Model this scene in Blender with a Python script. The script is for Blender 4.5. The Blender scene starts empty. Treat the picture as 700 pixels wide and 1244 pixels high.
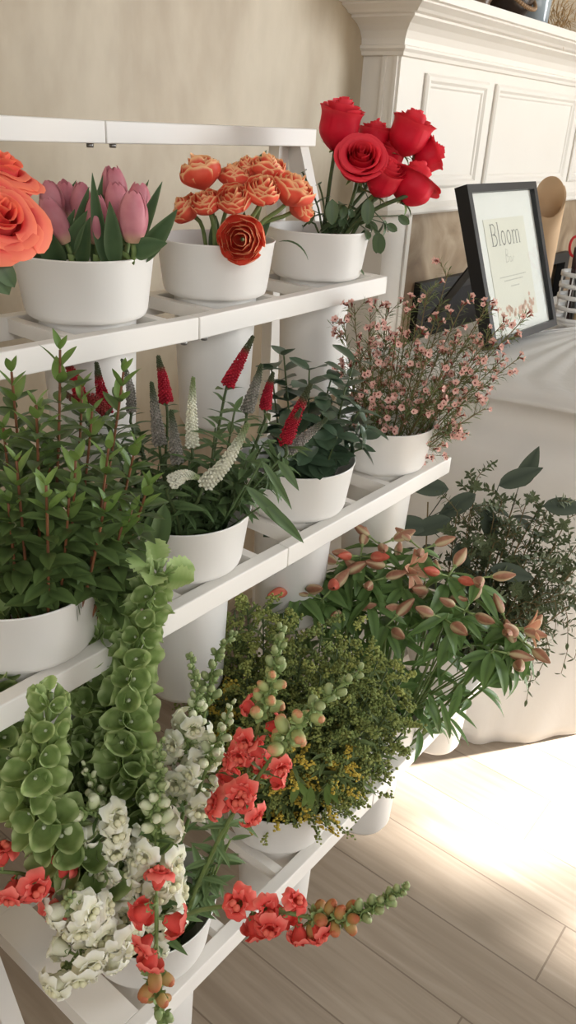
import bpy, math, random
from mathutils import Vector, Matrix, Quaternion
PI = math.pi
V = Vector
R_ = random.Random(7)
sc = bpy.context.scene
col = sc.collection

# ------------------------------------------------------------------ camera
W_, H_, F_ = 700.0, 1244.0, 966.6
PITCH, ROLL, YAW, CAM_H = math.radians(26.0826), math.radians(3.2435), math.radians(52.5618), 1.18
_fw = V((math.sin(YAW) * math.cos(PITCH), math.cos(YAW) * math.cos(PITCH), -math.sin(PITCH)))
_rt = V((math.cos(YAW), -math.sin(YAW), 0)); _up = _rt.cross(_fw)
_c, _s = math.cos(ROLL), math.sin(ROLL)
RT = _c * _rt + _s * _up
UP = -_s * _rt + _c * _up
EYE = V((0, 0, CAM_H))
cd = bpy.data.cameras.new('camera'); cam = bpy.data.objects.new('camera', cd); col.objects.link(cam)
cam.matrix_world = Matrix(((RT.x, UP.x, -_fw.x, 0), (RT.y, UP.y, -_fw.y, 0), (RT.z, UP.z, -_fw.z, CAM_H), (0, 0, 0, 1)))
cd.sensor_fit = 'VERTICAL'; cd.sensor_height = 24.0; cd.lens = F_ / H_ * 24.0
cd.clip_start = 0.02; cd.clip_end = 60
sc.camera = cam
HF = V((math.sin(YAW), math.cos(YAW), 0))          # horizontal forward

def ray(px, py):
    return _fw + RT * ((px - W_ / 2) / F_) - UP * ((py - H_ / 2) / F_)
def at_z(px, py, z):
    d = ray(px, py); return EYE + d * ((z - CAM_H) / d.z)
def at_y(px, py, y):
    d = ray(px, py); return EYE + d * (y / d.y)
def near(px, py, c, dd=0.0):
    """The point on the pixel's line of sight in the upright plane through c that faces the viewer, dd metres further away."""
    d = ray(px, py); t = (HF.dot(V((c[0], c[1], 0))) + dd) / HF.dot(d)
    return EYE + d * t

# ------------------------------------------------------------------ colour, materials
def lin(*c):
    return tuple(((x / 255) / 12.92 if x / 255 <= 0.04045 else ((x / 255 + 0.055) / 1.055) ** 2.4) for x in c)
def rgba(c): return (*c, 1.0)
def new_mat(name):
    m = bpy.data.materials.new(name); m.use_nodes = True
    nt = m.node_tree; nt.nodes.clear()
    out = nt.nodes.new('ShaderNodeOutputMaterial')
    return m, nt, out
def N(nt, kind, **kw):
    n = nt.nodes.new(kind)
    for k, v in kw.items():
        if k.startswith('i_'): n.inputs[k[2:].replace('_', ' ')].default_value = v
        else: setattr(n, k, v)
    return n
def mixc(nt, fac, a, b):
    m = nt.nodes.new('ShaderNodeMix'); m.data_type = 'RGBA'
    for sock, v in ((m.inputs[0], fac), (m.inputs[6], a), (m.inputs[7], b)):
        if hasattr(v, 'node'): nt.links.new(v, sock)
        elif isinstance(v, (int, float)): sock.default_value = v
        else: sock.default_value = rgba(v)
    return m.outputs[2]
def ramp(nt, src, stops):
    r = nt.nodes.new('ShaderNodeValToRGB'); e = r.color_ramp.elements
    while len(e) < len(stops): e.new(0.5)
    for i, (p, c) in enumerate(stops):
        e[i].position = p; e[i].color = rgba(c) if len(c) == 3 else c
    nt.links.new(src, r.inputs[0]); return r.outputs[0]

def veg(name, c1, c2, tone=None, rough=0.55, trans=0.25, scale=60, tone_range=(0.0, 1.0), spec=0.3, rand=0.35):
    """Leaf or petal: two colours mixed by noise and by object; 'tone' colour follows the petal's own edge/tip attribute."""
    m, nt, out = new_mat(name)
    tc = N(nt, 'ShaderNodeTexCoord'); nz = N(nt, 'ShaderNodeTexNoise'); nz.inputs['Scale'].default_value = scale
    nt.links.new(tc.outputs['Object'], nz.inputs['Vector'])
    oi = N(nt, 'ShaderNodeObjectInfo')
    mr = N(nt, 'ShaderNodeMapRange'); mr.inputs['From Min'].default_value = 0.35; mr.inputs['From Max'].default_value = 0.65
    nt.links.new(nz.outputs['Fac'], mr.inputs['Value'])
    ad = N(nt, 'ShaderNodeMath', operation='MULTIPLY_ADD'); ad.inputs[1].default_value = rand; nt.links.new(oi.outputs['Random'], ad.inputs[0])
    sc1 = N(nt, 'ShaderNodeMath', operation='MULTIPLY'); sc1.inputs[1].default_value = 1 - rand; nt.links.new(mr.outputs[0], sc1.inputs[0])
    nt.links.new(sc1.outputs[0], ad.inputs[2])
    c = mixc(nt, ad.outputs[0], c1, c2)
    if tone:
        at = N(nt, 'ShaderNodeAttribute', attribute_name='tone')
        tr = N(nt, 'ShaderNodeMapRange', interpolation_type='SMOOTHSTEP'); tr.inputs['From Min'].default_value = tone_range[0]; tr.inputs['From Max'].default_value = tone_range[1]
        nt.links.new(at.outputs['Fac'], tr.inputs['Value'])
        c = mixc(nt, tr.outputs[0], c, tone)
    p = N(nt, 'ShaderNodeBsdfPrincipled'); p.inputs['Roughness'].default_value = rough; p.inputs['Specular IOR Level'].default_value = spec
    nt.links.new(c, p.inputs['Base Color'])
    if trans > 0:
        t = N(nt, 'ShaderNodeBsdfTranslucent'); nt.links.new(c, t.inputs['Color'])
        mx = N(nt, 'ShaderNodeMixShader'); mx.inputs[0].default_value = trans
        nt.links.new(p.outputs[0], mx.inputs[1]); nt.links.new(t.outputs[0], mx.inputs[2]); nt.links.new(mx.outputs[0], out.inputs[0])
    else: nt.links.new(p.outputs[0], out.inputs[0])
    return m
def plain(name, c, rough=0.5, c2=None, scale=8, spec=0.4, metal=0.0, bump=0.0, bscale=200):
    m, nt, out = new_mat(name)
    p = N(nt, 'ShaderNodeBsdfPrincipled'); p.inputs['Roughness'].default_value = rough
    p.inputs['Specular IOR Level'].default_value = spec; p.inputs['Metallic'].default_value = metal
    tc = N(nt, 'ShaderNodeTexCoord'); nz = N(nt, 'ShaderNodeTexNoise'); nz.inputs['Scale'].default_value = scale
    nt.links.new(tc.outputs['Object'], nz.inputs['Vector'])
    nt.links.new(mixc(nt, nz.outputs['Fac'], c, c2 or tuple(x * 0.93 for x in c)), p.inputs['Base Color'])
    if bump:
        nb = N(nt, 'ShaderNodeTexNoise'); nb.inputs['Scale'].default_value = bscale; nt.links.new(tc.outputs['Object'], nb.inputs['Vector'])
        b = N(nt, 'ShaderNodeBump'); b.inputs['Strength'].default_value = bump; b.inputs['Distance'].default_value = 0.002
        nt.links.new(nb.outputs['Fac'], b.inputs['Height']); nt.links.new(b.outputs[0], p.inputs['Normal'])
    nt.links.new(p.outputs[0], out.inputs[0])
    return m

# ------------------------------------------------------------------ mesh builder
class MB:
    def __init__(s): s.v = []; s.f = []; s.m = []; s.t = []
    def add(s, verts, faces, mi=0, tones=None):
        b = len(s.v); s.v.extend(V(p) for p in verts); s.t.extend(tones if tones else [0.0] * len(verts))
        s.f.extend(tuple(b + i for i in f) for f in faces); s.m.extend([mi] * len(faces))
    def grid(s, P, mi=0, T=None, close_u=False):
        r, c = len(P), len(P[0]); vs = [p for row in P for p in row]; ts = [t for row in T for t in row] if T else None
        fs = []
        for i in range(r - 1):
            for j in range(c if close_u else c - 1):
                k = (j + 1) % c
                fs.append((i * c + j, i * c + k, (i + 1) * c + k, (i + 1) * c + j))
        s.add(vs, fs, mi, ts)
    def tube(s, pts, r0, r1=None, n=6, mi=0, tones=None, cap=True):
        r1 = r0 if r1 is None else r1; pts = [V(p) for p in pts]; L = len(pts)
        d = (pts[1] - pts[0]).normalized(); a = d.orthogonal().normalized(); rows = []; T = []
        for i, p in enumerate(pts):
            d = (pts[min(i + 1, L - 1)] - pts[max(i - 1, 0)]).normalized()
            a = (a - d * a.dot(d)); a = a.normalized() if a.length > 1e-6 else d.orthogonal().normalized()
            b = d.cross(a); r = r0 + (r1 - r0) * i / (L - 1)
            rows.append([p + (a * math.cos(2 * PI * k / n) + b * math.sin(2 * PI * k / n)) * r for k in range(n)])
            T.append([i / (L - 1) if tones is None else tones] * n)
        base = len(s.v); s.grid(rows, mi, T, True)
        if cap:
            s.f.append(tuple(base + k for k in range(n))[::-1]); s.m.append(mi)
            e = base + (L - 1) * n; s.f.append(tuple(e + k for k in range(n))); s.m.append(mi)
    def lathe(s, prof, n=48, c=(0, 0, 0), mi=0):
        rows = [[V((c[0] + r * math.cos(2 * PI * k / n), c[1] + r * math.sin(2 * PI * k / n), c[2] + z)) for k in range(n)] for r, z in prof]
        s.grid(rows, mi, None, True)
    def box(s, lo, hi, mi=0):
        x0, y0, z0 = lo; x1, y1, z1 = hi
        s.add([(x0, y0, z0), (x1, y0, z0), (x1, y1, z0), (x0, y1, z0), (x0, y0, z1), (x1, y0, z1), (x1, y1, z1), (x0, y1, z1)],
              [(0, 3, 2, 1), (4, 5, 6, 7), (0, 1, 5, 4), (1, 2, 6, 5), (2, 3, 7, 6), (3, 0, 4, 7)], mi)
    def bar(s, a, b, w, h, mi=0):
        """square tube from a to b (centre line), w across (horizontal), h the other way"""
        a, b = V(a), V(b); d = (b - a).normalized(); side = d.cross(V((0, 0, 1)))
        side = side.normalized() if side.length > 1e-4 else V((1, 0, 0)); u = side.cross(d).normalized()
        q = [side * (sx * w / 2) + u * (su * h / 2) for sx, su in ((-1, -1), (1, -1), (1, 1), (-1, 1))]
        s.add([a + k for k in q] + [b + k for k in q], [(0, 1, 2, 3), (7, 6, 5, 4), (0, 4, 5, 1), (1, 5, 6, 2), (2, 6, 7, 3), (3, 7, 4, 0)], mi)
    def blob(s, c, r, mi=0, t0=0.0, axis=None, stretch=1.0, n=6, rings=4, t1=None):
        c = V(c); ax = (V(axis).normalized() if axis is not None else V((0, 0, 1))); a = ax.orthogonal().normalized(); b = ax.cross(a)
        rows = []; T = []
        for i in range(rings + 1):
            th = PI * i / rings; rr = max(math.sin(th), 0.02) * r; z = -math.cos(th) * r * stretch
            rows.append([c + ax * z + (a * math.cos(2 * PI * k / n) + b * math.sin(2 * PI * k / n)) * rr for k in range(n)])
            T.append([t0 + ((t1 if t1 is not None else t0) - t0) * i / rings] * n)
        s.grid(rows, mi, T, True)
    def octa(s, c, r, mi=0, t=0.0):
        c = V(c); q = [V((r, 0, 0)), V((-r, 0, 0)), V((0, r, 0)), V((0, -r, 0)), V((0, 0, r)), V((0, 0, -r))]
        s.add([c + k for k in q], [(0, 2, 4), (2, 1, 4), (1, 3, 4), (3, 0, 4), (2, 0, 5), (1, 2, 5), (3, 1, 5), (0, 3, 5)], mi, [t] * 6)
    def leaf(s, base, d, up, L, w, bend=0.6, fold=0.25, kind='lance', n=7, mi=0, twist=0.0, wave=0.0, serr=0.0):
        d = V(d).normalized(); up = V(up); up = (up - d * up.dot(d)); up = up.normalized() if up.length > 1e-5 else d.orthogonal().normalized()
        side = d.cross(up); p = V(base); rows = []; T = []; st = L / n
        for i in range(n + 1):
            t = i / n
            if kind == 'lance': k = math.sin(PI * min(1, t ** 0.75)) ** 0.85
            elif kind == 'oval': k = math.sin(PI * t ** 0.9) ** 0.6
            elif kind == 'obov': k = math.sin(PI * t ** 1.5) ** 0.7
            elif kind == 'strap': k = min(1, t * 5 + 0.35) * (1 - t ** 4) ** 0.8
            else: k = math.sin(PI * t)
            k = max(k, 0.03) * (1 + serr * (-1) ** i); hw = w / 2 * k
            wv = wave * math.sin(t * 9 + L * 900) * hw
            rows.append([p - side * hw + up * (fold * hw + wv), p - side * hw * 0.5 + up * fold * hw * 0.35, p.copy(), p + side * hw * 0.5 + up * fold * hw * 0.35, p + side * hw + up * (fold * hw - wv)])
            T.append([1.0, .45, 0.0, .45, 1.0])
            a = -bend / n; q = Quaternion(side, a); d = q @ d; up = q @ up
            if twist: q2 = Quaternion(d, twist / n); side = q2 @ side; up = q2 @ up
            p = p + d * st
        s.grid(rows, mi, T)
    def build(s, name, mats, parent=None, smooth=True, origin=None):
        me = bpy.data.meshes.new(name); o0 = V(origin) if origin is not None else (parent_world(parent) if parent else V((0, 0, 0)))
        me.from_pydata([p - o0 for p in s.v], [], s.f); 
        for m in (mats if isinstance(mats, (list, tuple)) else [mats]): me.materials.append(m)
        me.polygons.foreach_set('material_index', s.m); me.polygons.foreach_set('use_smooth', [smooth] * len(s.f))
        at = me.attributes.new('tone', 'FLOAT', 'POINT'); at.data.foreach_set('value', s.t)
        me.update()
        o = bpy.data.objects.new(name, me); col.objects.link(o)
        if parent: o.parent = parent
        else: o.location = o0
        return o
def parent_world(o):
    p = V(o.location)
    while o.parent: o = o.parent; p += V(o.location)
    return p
def tag(o, label, cat, group=None):
    o['label'] = label; o['category'] = cat
    if group: o['group'] = group
    o['kind'] = 'thing'
    return o
def structure(o): o['kind'] = 'structure'; return o
def thing(name, loc, label, cat, group=None):
    o = bpy.data.objects.new(name, None); o.empty_display_size = 0.02; o.location = loc; col.objects.link(o)
    return tag(o, label, cat, group)
def place(me, name, parent, pos, d, up=V((0, 0, 1)), scale=1.0, roll=0.0):
    """a part that shares mesh data me: its local x along d, z near up"""
    d = V(d).normalized(); up = V(up); y = up.cross(d); y = y.normalized() if y.length > 1e-4 else d.orthogonal().normalized()
    z = d.cross(y); m = Matrix((d, y, z)).transposed()
    if roll: m = Matrix.Rotation(roll, 3, d) @ m
    o = bpy.data.objects.new(name, me); col.objects.link(o); o.parent = parent
    o.matrix_local = Matrix.Translation(V(pos) - parent_world(parent)) @ (m.to_4x4()) @ Matrix.Scale(scale, 4)
    return o
def data_of(mb, name, mats):
    o = mb.build(name, mats, origin=(0, 0, 0)); me = o.data; bpy.data.objects.remove(o); return me
def bez(p0, p1, p2, n=10):
    p0, p1, p2 = V(p0), V(p1), V(p2)
    return [p0 * (1 - t) ** 2 + p1 * (2 * t * (1 - t)) + p2 * t * t for t in (i / n for i in range(n + 1))]
def rnd(a, b): return R_.uniform(a, b)
def rvec(): return V((R_.gauss(0, 1), R_.gauss(0, 1), R_.gauss(0, 1))).normalized()
def perp(d, ang):
    d = V(d).normalized(); a = d.orthogonal().normalized(); b = d.cross(a); return a * math.cos(ang) + b * math.sin(ang)
# ------------------------------------------------------------------ materials of the room
WHITE_PAINT = plain('white satin paint', lin(232, 226, 216), 0.42, lin(226, 219, 208), 5)
RACK = plain('white powder coated metal', lin(226, 222, 215), 0.4, lin(220, 215, 207), 10)
PLASTIC = plain('white plastic', lin(227, 225, 221), 0.38, lin(224, 221, 215), 6, spec=0.45)
STEEL = plain('dull steel', lin(150, 148, 145), 0.35, metal=0.9)
BLACKF = plain('black painted wood', lin(24, 24, 26), 0.35, lin(30, 30, 32), 20)
BLACKM = plain('black iron', lin(22, 22, 23), 0.5, lin(32, 31, 31), 14)

def plaster():
    m, nt, out = new_mat('tan venetian plaster')
    tc = N(nt, 'ShaderNodeTexCoord'); p = N(nt, 'ShaderNodeBsdfPrincipled'); p.inputs['Roughness'].default_value = 0.5
    n1 = N(nt, 'ShaderNodeTexNoise'); n1.inputs['Scale'].default_value = 3.2; n1.inputs['Detail'].default_value = 5; n1.inputs['Distortion'].default_value = 0.8
    n2 = N(nt, 'ShaderNodeTexNoise'); n2.inputs['Scale'].default_value = 22; n2.inputs['Detail'].default_value = 6
    mp = N(nt, 'ShaderNodeMapping'); mp.inputs['Scale'].default_value = (1, 1, 0.45); nt.links.new(tc.outputs['Object'], mp.inputs[0])
    nt.links.new(mp.outputs[0], n1.inputs['Vector']); nt.links.new(mp.outputs[0], n2.inputs['Vector'])
    a = ramp(nt, n1.outputs['Fac'], [(0.3, lin(148, 131, 106)), (0.52, lin(168, 151, 125)), (0.7, lin(190, 176, 152))])
    c = mixc(nt, 0.25, a, ramp(nt, n2.outputs['Fac'], [(0.3, lin(144, 127, 103)), (0.7, lin(190, 176, 152))]))
    nt.links.new(c, p.inputs['Base Color']); nt.links.new(p.outputs[0], out.inputs[0]); return m
def planks():
    m, nt, out = new_mat('pale oak planks')
    tc = N(nt, 'ShaderNodeTexCoord'); p = N(nt, 'ShaderNodeBsdfPrincipled'); p.inputs['Roughness'].default_value = 0.42
    sep = N(nt, 'ShaderNodeSeparateXYZ'); nt.links.new(tc.outputs['Object'], sep.inputs[0])
    def mth(op, a, b=None, c=None):
        n = N(nt, 'ShaderNodeMath', operation=op)
        for i, v in enumerate((a, b, c)):
            if v is None: continue
            if hasattr(v, 'node'): nt.links.new(v, n.inputs[i])
            else: n.inputs[i].default_value = v
        return n.outputs[0]
    u = mth('MULTIPLY_ADD', sep.outputs[0], 8.0, -0.165)        # boards 12.5 cm wide, running away from the viewer's right
    bi = mth('FLOOR', u); fu = mth('FRACT', u)
    wn = N(nt, 'ShaderNodeTexWhiteNoise', noise_dimensions='1D'); nt.links.new(bi, wn.inputs['W'])
    yy = mth('MULTIPLY_ADD', wn.outputs['Value'], 1.9, sep.outputs[1]); yv = mth('MULTIPLY', yy, 1 / 1.25)
    fy = mth('FRACT', yv); yi = mth('FLOOR', yv)
    wn2 = N(nt, 'ShaderNodeTexWhiteNoise', noise_dimensions='2D'); cb = N(nt, 'ShaderNodeCombineXYZ'); nt.links.new(bi, cb.inputs[0]); nt.links.new(yi, cb.inputs[1]); nt.links.new(cb.outputs[0], wn2.inputs['Vector'])
    seam_u = mth('LESS_THAN', mth('MINIMUM', fu, mth('SUBTRACT', 1.0, fu)), 0.010)
    seam_y = mth('LESS_THAN', mth('MINIMUM', fy, mth('SUBTRACT', 1.0, fy)), 0.0012)
    seam = mth('MAXIMUM', seam_u, seam_y)
    mp = N(nt, 'ShaderNodeMapping'); mp.inputs['Scale'].default_value = (38, 2.6, 1); 
    off = N(nt, 'ShaderNodeCombineXYZ'); nt.links.new(mth('MULTIPLY', wn2.outputs['Value'], 50.0), off.inputs[1]); nt.links.new(off.outputs[0], mp.inputs['Location']); nt.links.new(tc.outputs['Object'], mp.inputs[0])
    nz = N(nt, 'ShaderNodeTexNoise'); nz.inputs['Scale'].default_value = 1.0; nz.inputs['Detail'].default_value = 7; nz.inputs['Distortion'].default_value = 1.6; nt.links.new(mp.outputs[0], nz.inputs['Vector'])
    mp2 = N(nt, 'ShaderNodeMapping'); mp2.inputs['Scale'].default_value = (7, 1.1, 1); nt.links.new(off.outputs[0], mp2.inputs['Location']); nt.links.new(tc.outputs['Object'], mp2.inputs[0])
    n3 = N(nt, 'ShaderNodeTexNoise'); n3.inputs['Scale'].default_value = 1.0; n3.inputs['Detail'].default_value = 4; n3.inputs['Distortion'].default_value = 2.0; nt.links.new(mp2.outputs[0], n3.inputs['Vector'])
    g = ramp(nt, nz.outputs['Fac'], [(0.3, lin(132, 117, 100)), (0.55, lin(156, 141, 123)), (0.75, lin(174, 160, 143))])
    g2 = ramp(nt, n3.outputs['Fac'], [(0.3, lin(132, 117, 100)), (0.7, lin(172, 158, 141))])
    c = mixc(nt, 0.45, g, g2)
    c = mixc(nt, mth('MULTIPLY', wn2.outputs['Value'], 0.28), c, lin(124, 108, 92))
    c = mixc(nt, mth('MULTIPLY', seam, 0.62), c, lin(88, 72, 58))
    nt.links.new(c, p.inputs['Base Color'])
    b = N(nt, 'ShaderNodeBump'); b.inputs['Strength'].default_value = 0.25; b.inputs['Distance'].default_value = 0.0015
    nt.links.new(mth('SUBTRACT', nz.outputs['Fac'], seam), b.inputs['Height']); nt.links.new(b.outputs[0], p.inputs['Normal'])
    nt.links.new(p.outputs[0], out.inputs[0]); return m
def cloth_mat():
    m, nt, out = new_mat('white cotton cloth')
    tc = N(nt, 'ShaderNodeTexCoord'); p = N(nt, 'ShaderNodeBsdfPrincipled'); p.inputs['Roughness'].default_value = 0.85; p.inputs['Specular IOR Level'].default_value = 0.15
    nz = N(nt, 'ShaderNodeTexNoise'); nz.inputs['Scale'].default_value = 9; nz.inputs['Detail'].default_value = 4; nz.inputs['Distortion'].default_value = 1.2
    nt.links.new(tc.outputs['Object'], nz.inputs['Vector'])
    nt.links.new(mixc(nt, nz.outputs['Fac'], lin(247, 245, 241), lin(241, 238, 233)), p.inputs['Base Color'])
    b = N(nt, 'ShaderNodeBump'); b.inputs['Strength'].default_value = 0.35; b.inputs['Distance'].default_value = 0.008
    nt.links.new(nz.outputs['Fac'], b.inputs['Height']); nt.links.new(b.outputs[0], p.inputs['Normal'])
    t = N(nt, 'ShaderNodeBsdfTranslucent'); t.inputs['Color'].default_value = rgba(lin(248, 246, 243))
    mx = N(nt, 'ShaderNodeMixShader'); mx.inputs[0].default_value = 0.5
    nt.links.new(p.outputs[0], mx.inputs[1]); nt.links.new(t.outputs[0], mx.inputs[2]); nt.links.new(mx.outputs[0], out.inputs[0]); return m

# ------------------------------------------------------------------ floor, walls, window
YW = 1.2                                                          # the plastered wall behind the stand
b = MB(); b.box((-2.0, -3.4, -0.05), (4.0, YW, 0.0)); structure(b.build('floor', planks(), smooth=False))
b = MB(); b.box((-2.0, YW, -0.05), (4.0, YW + 0.12, 3.0)); structure(b.build('wall_back', plaster(), smooth=False))
XW = 4.0
wy0, wy1, wz0, wz1 = -3.2, -1.12, 0.35, 2.55
b = MB()
for lo, hi in (((XW, -6.0, -0.05), (XW + 0.12, wy0, 5.5)), ((XW, wy1, -0.05), (XW + 0.12, YW, 5.5)), ((XW, wy0, -0.05), (XW + 0.12, wy1, wz0)), ((XW, wy0, wz1), (XW + 0.12, wy1, 5.5))): b.box(lo, hi)
structure(b.build('wall_right', plain('warm white wall paint', lin(226, 218, 205), 0.7), smooth=False))
b = MB()
for y, hw in ((wy0 + 0.03, .028), (-1.97, .036), (-1.64, .012), (wy1 - 0.03, .028)): b.box((XW + 0.03, y - hw, wz0), (XW + 0.06, y + hw, wz1))
for z in (wz0 + 0.03, wz1 - 0.03): b.box((XW + 0.03, wy0, z - 0.03), (XW + 0.08, wy1, z + 0.03))
structure(b.build('window_1', WHITE_PAINT, smooth=False))

# ------------------------------------------------------------------ fireplace with panelled mantel
YF = 1.097; XL, XR = 1.757, 3.32
fp = thing('fireplace_mantel', (2.54, YW, 0), 'white painted panelled fireplace mantel against the tan plaster wall', 'fireplace')
def molding_profile(segs, name, mat):
    """mitred crown that runs round the left return, the front and the right return; segs: (projection, z)"""
    b = MB(); rows = []
    for pr, z in segs:
        rows.append([V((XL - pr, YW, z)), V((XL - pr, YF - pr, z)), V((XR + pr, YF - pr, z)), V((XR + pr, YW, z))])
    b.grid(rows); return b.build(name, mat, fp, smooth=False)
prof = [(0.0, 1.325), (0.010, 1.327), (0.012, 1.334), (0.018, 1.340), (0.018, 1.345), (0.012, 1.348), (0.014, 1.360), (0.022, 1.374), (0.036, 1.386), (0.052, 1.393), (0.060, 1.396), (0.060, 1.401), (0.074, 1.403), (0.080, 1.408),
        (0.092, 1.413), (0.100, 1.416), (0.100, 1.420), (0.112, 1.421), (0.112, 1.440), (0.0, 1.4401)]
molding_profile(prof, 'crown_molding', WHITE_PAINT)
b = MB(); b.box((XL + 0.005, YF + 0.002, 1.40), (XR - 0.005, YW, 1.4395)); b.build('mantel_shelf', WHITE_PAINT, fp, smooth=False)
b = MB(); b.box((XL, YF, 0.985), (XR, YW, 1.326)); b.build('header_panel', WHITE_PAINT, fp, smooth=False)
b = MB(); rows = []
for pr, z in [(0.0, 0.985), (0.008, 0.985), (0.012, 0.990), (0.012, 1.0), (0.006, 1.006), (0.0, 1.012)]:
    rows.append([V((XL - pr, YW, z)), V((XL - pr, YF - pr, z)), V((XR + pr, YF - pr, z)), V((XR + pr, YW, z))])
b.grid(rows); b.build('lower_bead', WHITE_PAINT, fp, smooth=False)
for y0, y1, pr in ((1.103, 1.112, .007), (1.134, 1.143, .007), (1.112, 1.134, .003)):
    b = MB(); b.box((XL - pr, y0, 1.012), (XL, y1, 1.326)); b.build('corner_molding', WHITE_PAINT, fp, smooth=False)
def raised_panel(x0, x1, z0, z1):
    b = MB(); rows = []
    for ins, dy in [(0, 0), (0.0, -0.006), (0.006, -0.010), (0.014, -0.010), (0.020, -0.004), (0.026, -0.004), (0.030, 0.0), (0.034, -0.0005)]:
        y = YF + dy - 0.0008
        rows.append([V((x0 + ins, y, z0 + ins)), V((x1 - ins, y, z0 + ins)), V((x1 - ins, y, z1 - ins)), V((x0 + ins, y, z1 - ins))])
    b.grid(rows, 0, None, True)
    q = [p for p in rows[-1]]; b.add(q, [(0, 1, 2, 3)]); b.build('raised_panel', WHITE_PAINT, fp, smooth=False)
raised_panel(1.868, 2.195, 1.046, 1.300); raised_panel(2.245, 2.835, 1.046, 1.300); raised_panel(2.885, 3.212, 1.046, 1.300)
for x0, x1 in ((XL, 1.885), (XR - 0.128, XR)):
    b = MB(); b.box((x0, YF + 0.006, 0.0), (x1, YW, 0.985)); b.box((x0 - 0.01, YF - 0.004, 0.0), (x1 + 0.01, YW, 0.14))
    for xx in (x0 + 0.0, x1 - 0.016): b.box((xx, YF, 0.14), (xx + 0.016, YF + 0.006, 0.985))
    b.build('pilaster', WHITE_PAINT, fp, smooth=False)
def slip():
    m, nt, out = new_mat('brown marble slip'); p = N(nt, 'ShaderNodeBsdfPrincipled'); p.inputs['Roughness'].default_value = 0.3
    tc = N(nt, 'ShaderNodeTexCoord'); n1 = N(nt, 'ShaderNodeTexNoise'); n1.inputs['Scale'].default_value = 7; n1.inputs['Detail'].default_value = 8; n1.inputs['Distortion'].default_value = 1.4
    nt.links.new(tc.outputs['Object'], n1.inputs['Vector'])
    nt.links.new(ramp(nt, n1.outputs['Fac'], [(0.3, lin(120, 98, 76)), (0.5, lin(150, 129, 104)), (0.72, lin(182, 164, 140))]), p.inputs['Base Color'])
    nt.links.new(p.outputs[0], out.inputs[0]); return m
b = MB(); b.box((1.885, 1.125, 0.80), (XR - 0.128, YW, 0.985)); b.box((1.885, 1.125, 0), (1.985, YW, 0.80)); b.box((XR - 0.228, 1.125, 0), (XR - 0.128, YW, 0.80)); b.build('stone_slip', slip(), fp, smooth=False)
b = MB()
fx0, fx1 = 1.987, XR - 0.230
for lo, hi in (((fx0, 1.105, 0.765), (fx1, 1.135, 0.80)), ((fx0, 1.105, 0.0), (fx0 + 0.035, 1.135, 0.765)), ((fx1 - 0.035, 1.105, 0.0), (fx1, 1.135, 0.765))): b.box(lo, hi)
b.build('firebox_frame', BLACKM, fp, smooth=False)
b = MB(); b.box((fx0 + 0.035, 1.150, 0.0), (fx1 - 0.035, 1.195, 0.765)); b.build('firebox_back', plain('sooty black brick', lin(44, 42, 42), 0.8, lin(30, 29, 29), 30), fp, smooth=False)

# ------------------------------------------------------------------ table and cloth
tb = thing('folding_table', (2.2, 0.65, 0), 'table hidden under the long white cloth in front of the fireplace', 'table')
b = MB(); b.box((1.47, 0.36, 0.70), (3.0, 0.93, 0.728)); b.build('table_top', plain('grey table laminate', lin(200, 198, 194), 0.5), tb, smooth=False)
for x in (1.56, 2.92):
    for y in (0.44, 0.86):
        b = MB(); b.tube([(x, y, 0), (x, y, 0.70)], 0.012, n=10); b.build('leg', STEEL, tb)
CL = cloth_mat()
def poly_at(path, ts, n):
    out = []
    for i in range(n + 1):
        t = i / n; k = 0
        while k < len(ts) - 2 and t > ts[k + 1]: k += 1
        u = (t - ts[k]) / (ts[k + 1] - ts[k]); out.append(V(path[k]) * (1 - u) + V(path[k + 1]) * u)
    return out
edge = [(1.414, 0.97), (1.418, 0.62), (1.437, 0.54), (1.452, 0.46), (1.462, 0.40), (1.485, 0.352), (1.545, 0.332), (1.75, 0.330), (3.03, 0.330)]
hem = [(1.30, 0.97), (1.288, 0.56), (1.311, 0.468), (1.355, 0.425), (1.392, 0.383), (1.495, 0.311), (1.60, 0.270), (1.80, 0.245), (3.03, 0.240)]
ts = [0, 0.2, 0.28, 0.36, 0.44, 0.53, 0.6, 0.72, 1.0]
n = 110
E2 = poly_at([(x, y, 0) for x, y in edge], ts, n); H2 = poly_at([(x, y, 0) for x, y in hem], ts, n)
rows = []; b = MB()
top_in = [V((min(max(p.x + 0.10, 1.5), 3.0), min(max(p.y + 0.08, 0.42), 0.90), 0)) for p in E2]
cen = V((2.2, 0.65, 0))
for f in (0.0, 0.5): rows.append([V((*(cen.lerp(t, f)).xy, 0.7405 + 0.001 * math.sin(i * .9))) for i, t in enumerate(top_in)])
rows.append([V((t.x, t.y, 0.7405 + 0.0015 * math.sin(i * 0.7))) for i, t in enumerate(top_in)])
rows.append([V((p.x + 0.012, p.y + 0.010, 0.742)) for p in E2])
rows.append([V((p.x + 0.003, p.y + 0.003, 0.739)) for p in E2])
rows.append([V((p.x - 0.014, p.y - 0.008, 0.732)) for p in E2]); rows.append([V((p.x - 0.016, p.y - 0.009, 0.722)) for p in E2]); rows.append([V((p.x + 0.006, p.y + 0.006, 0.716)) for p in E2])
NV = 22
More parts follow.
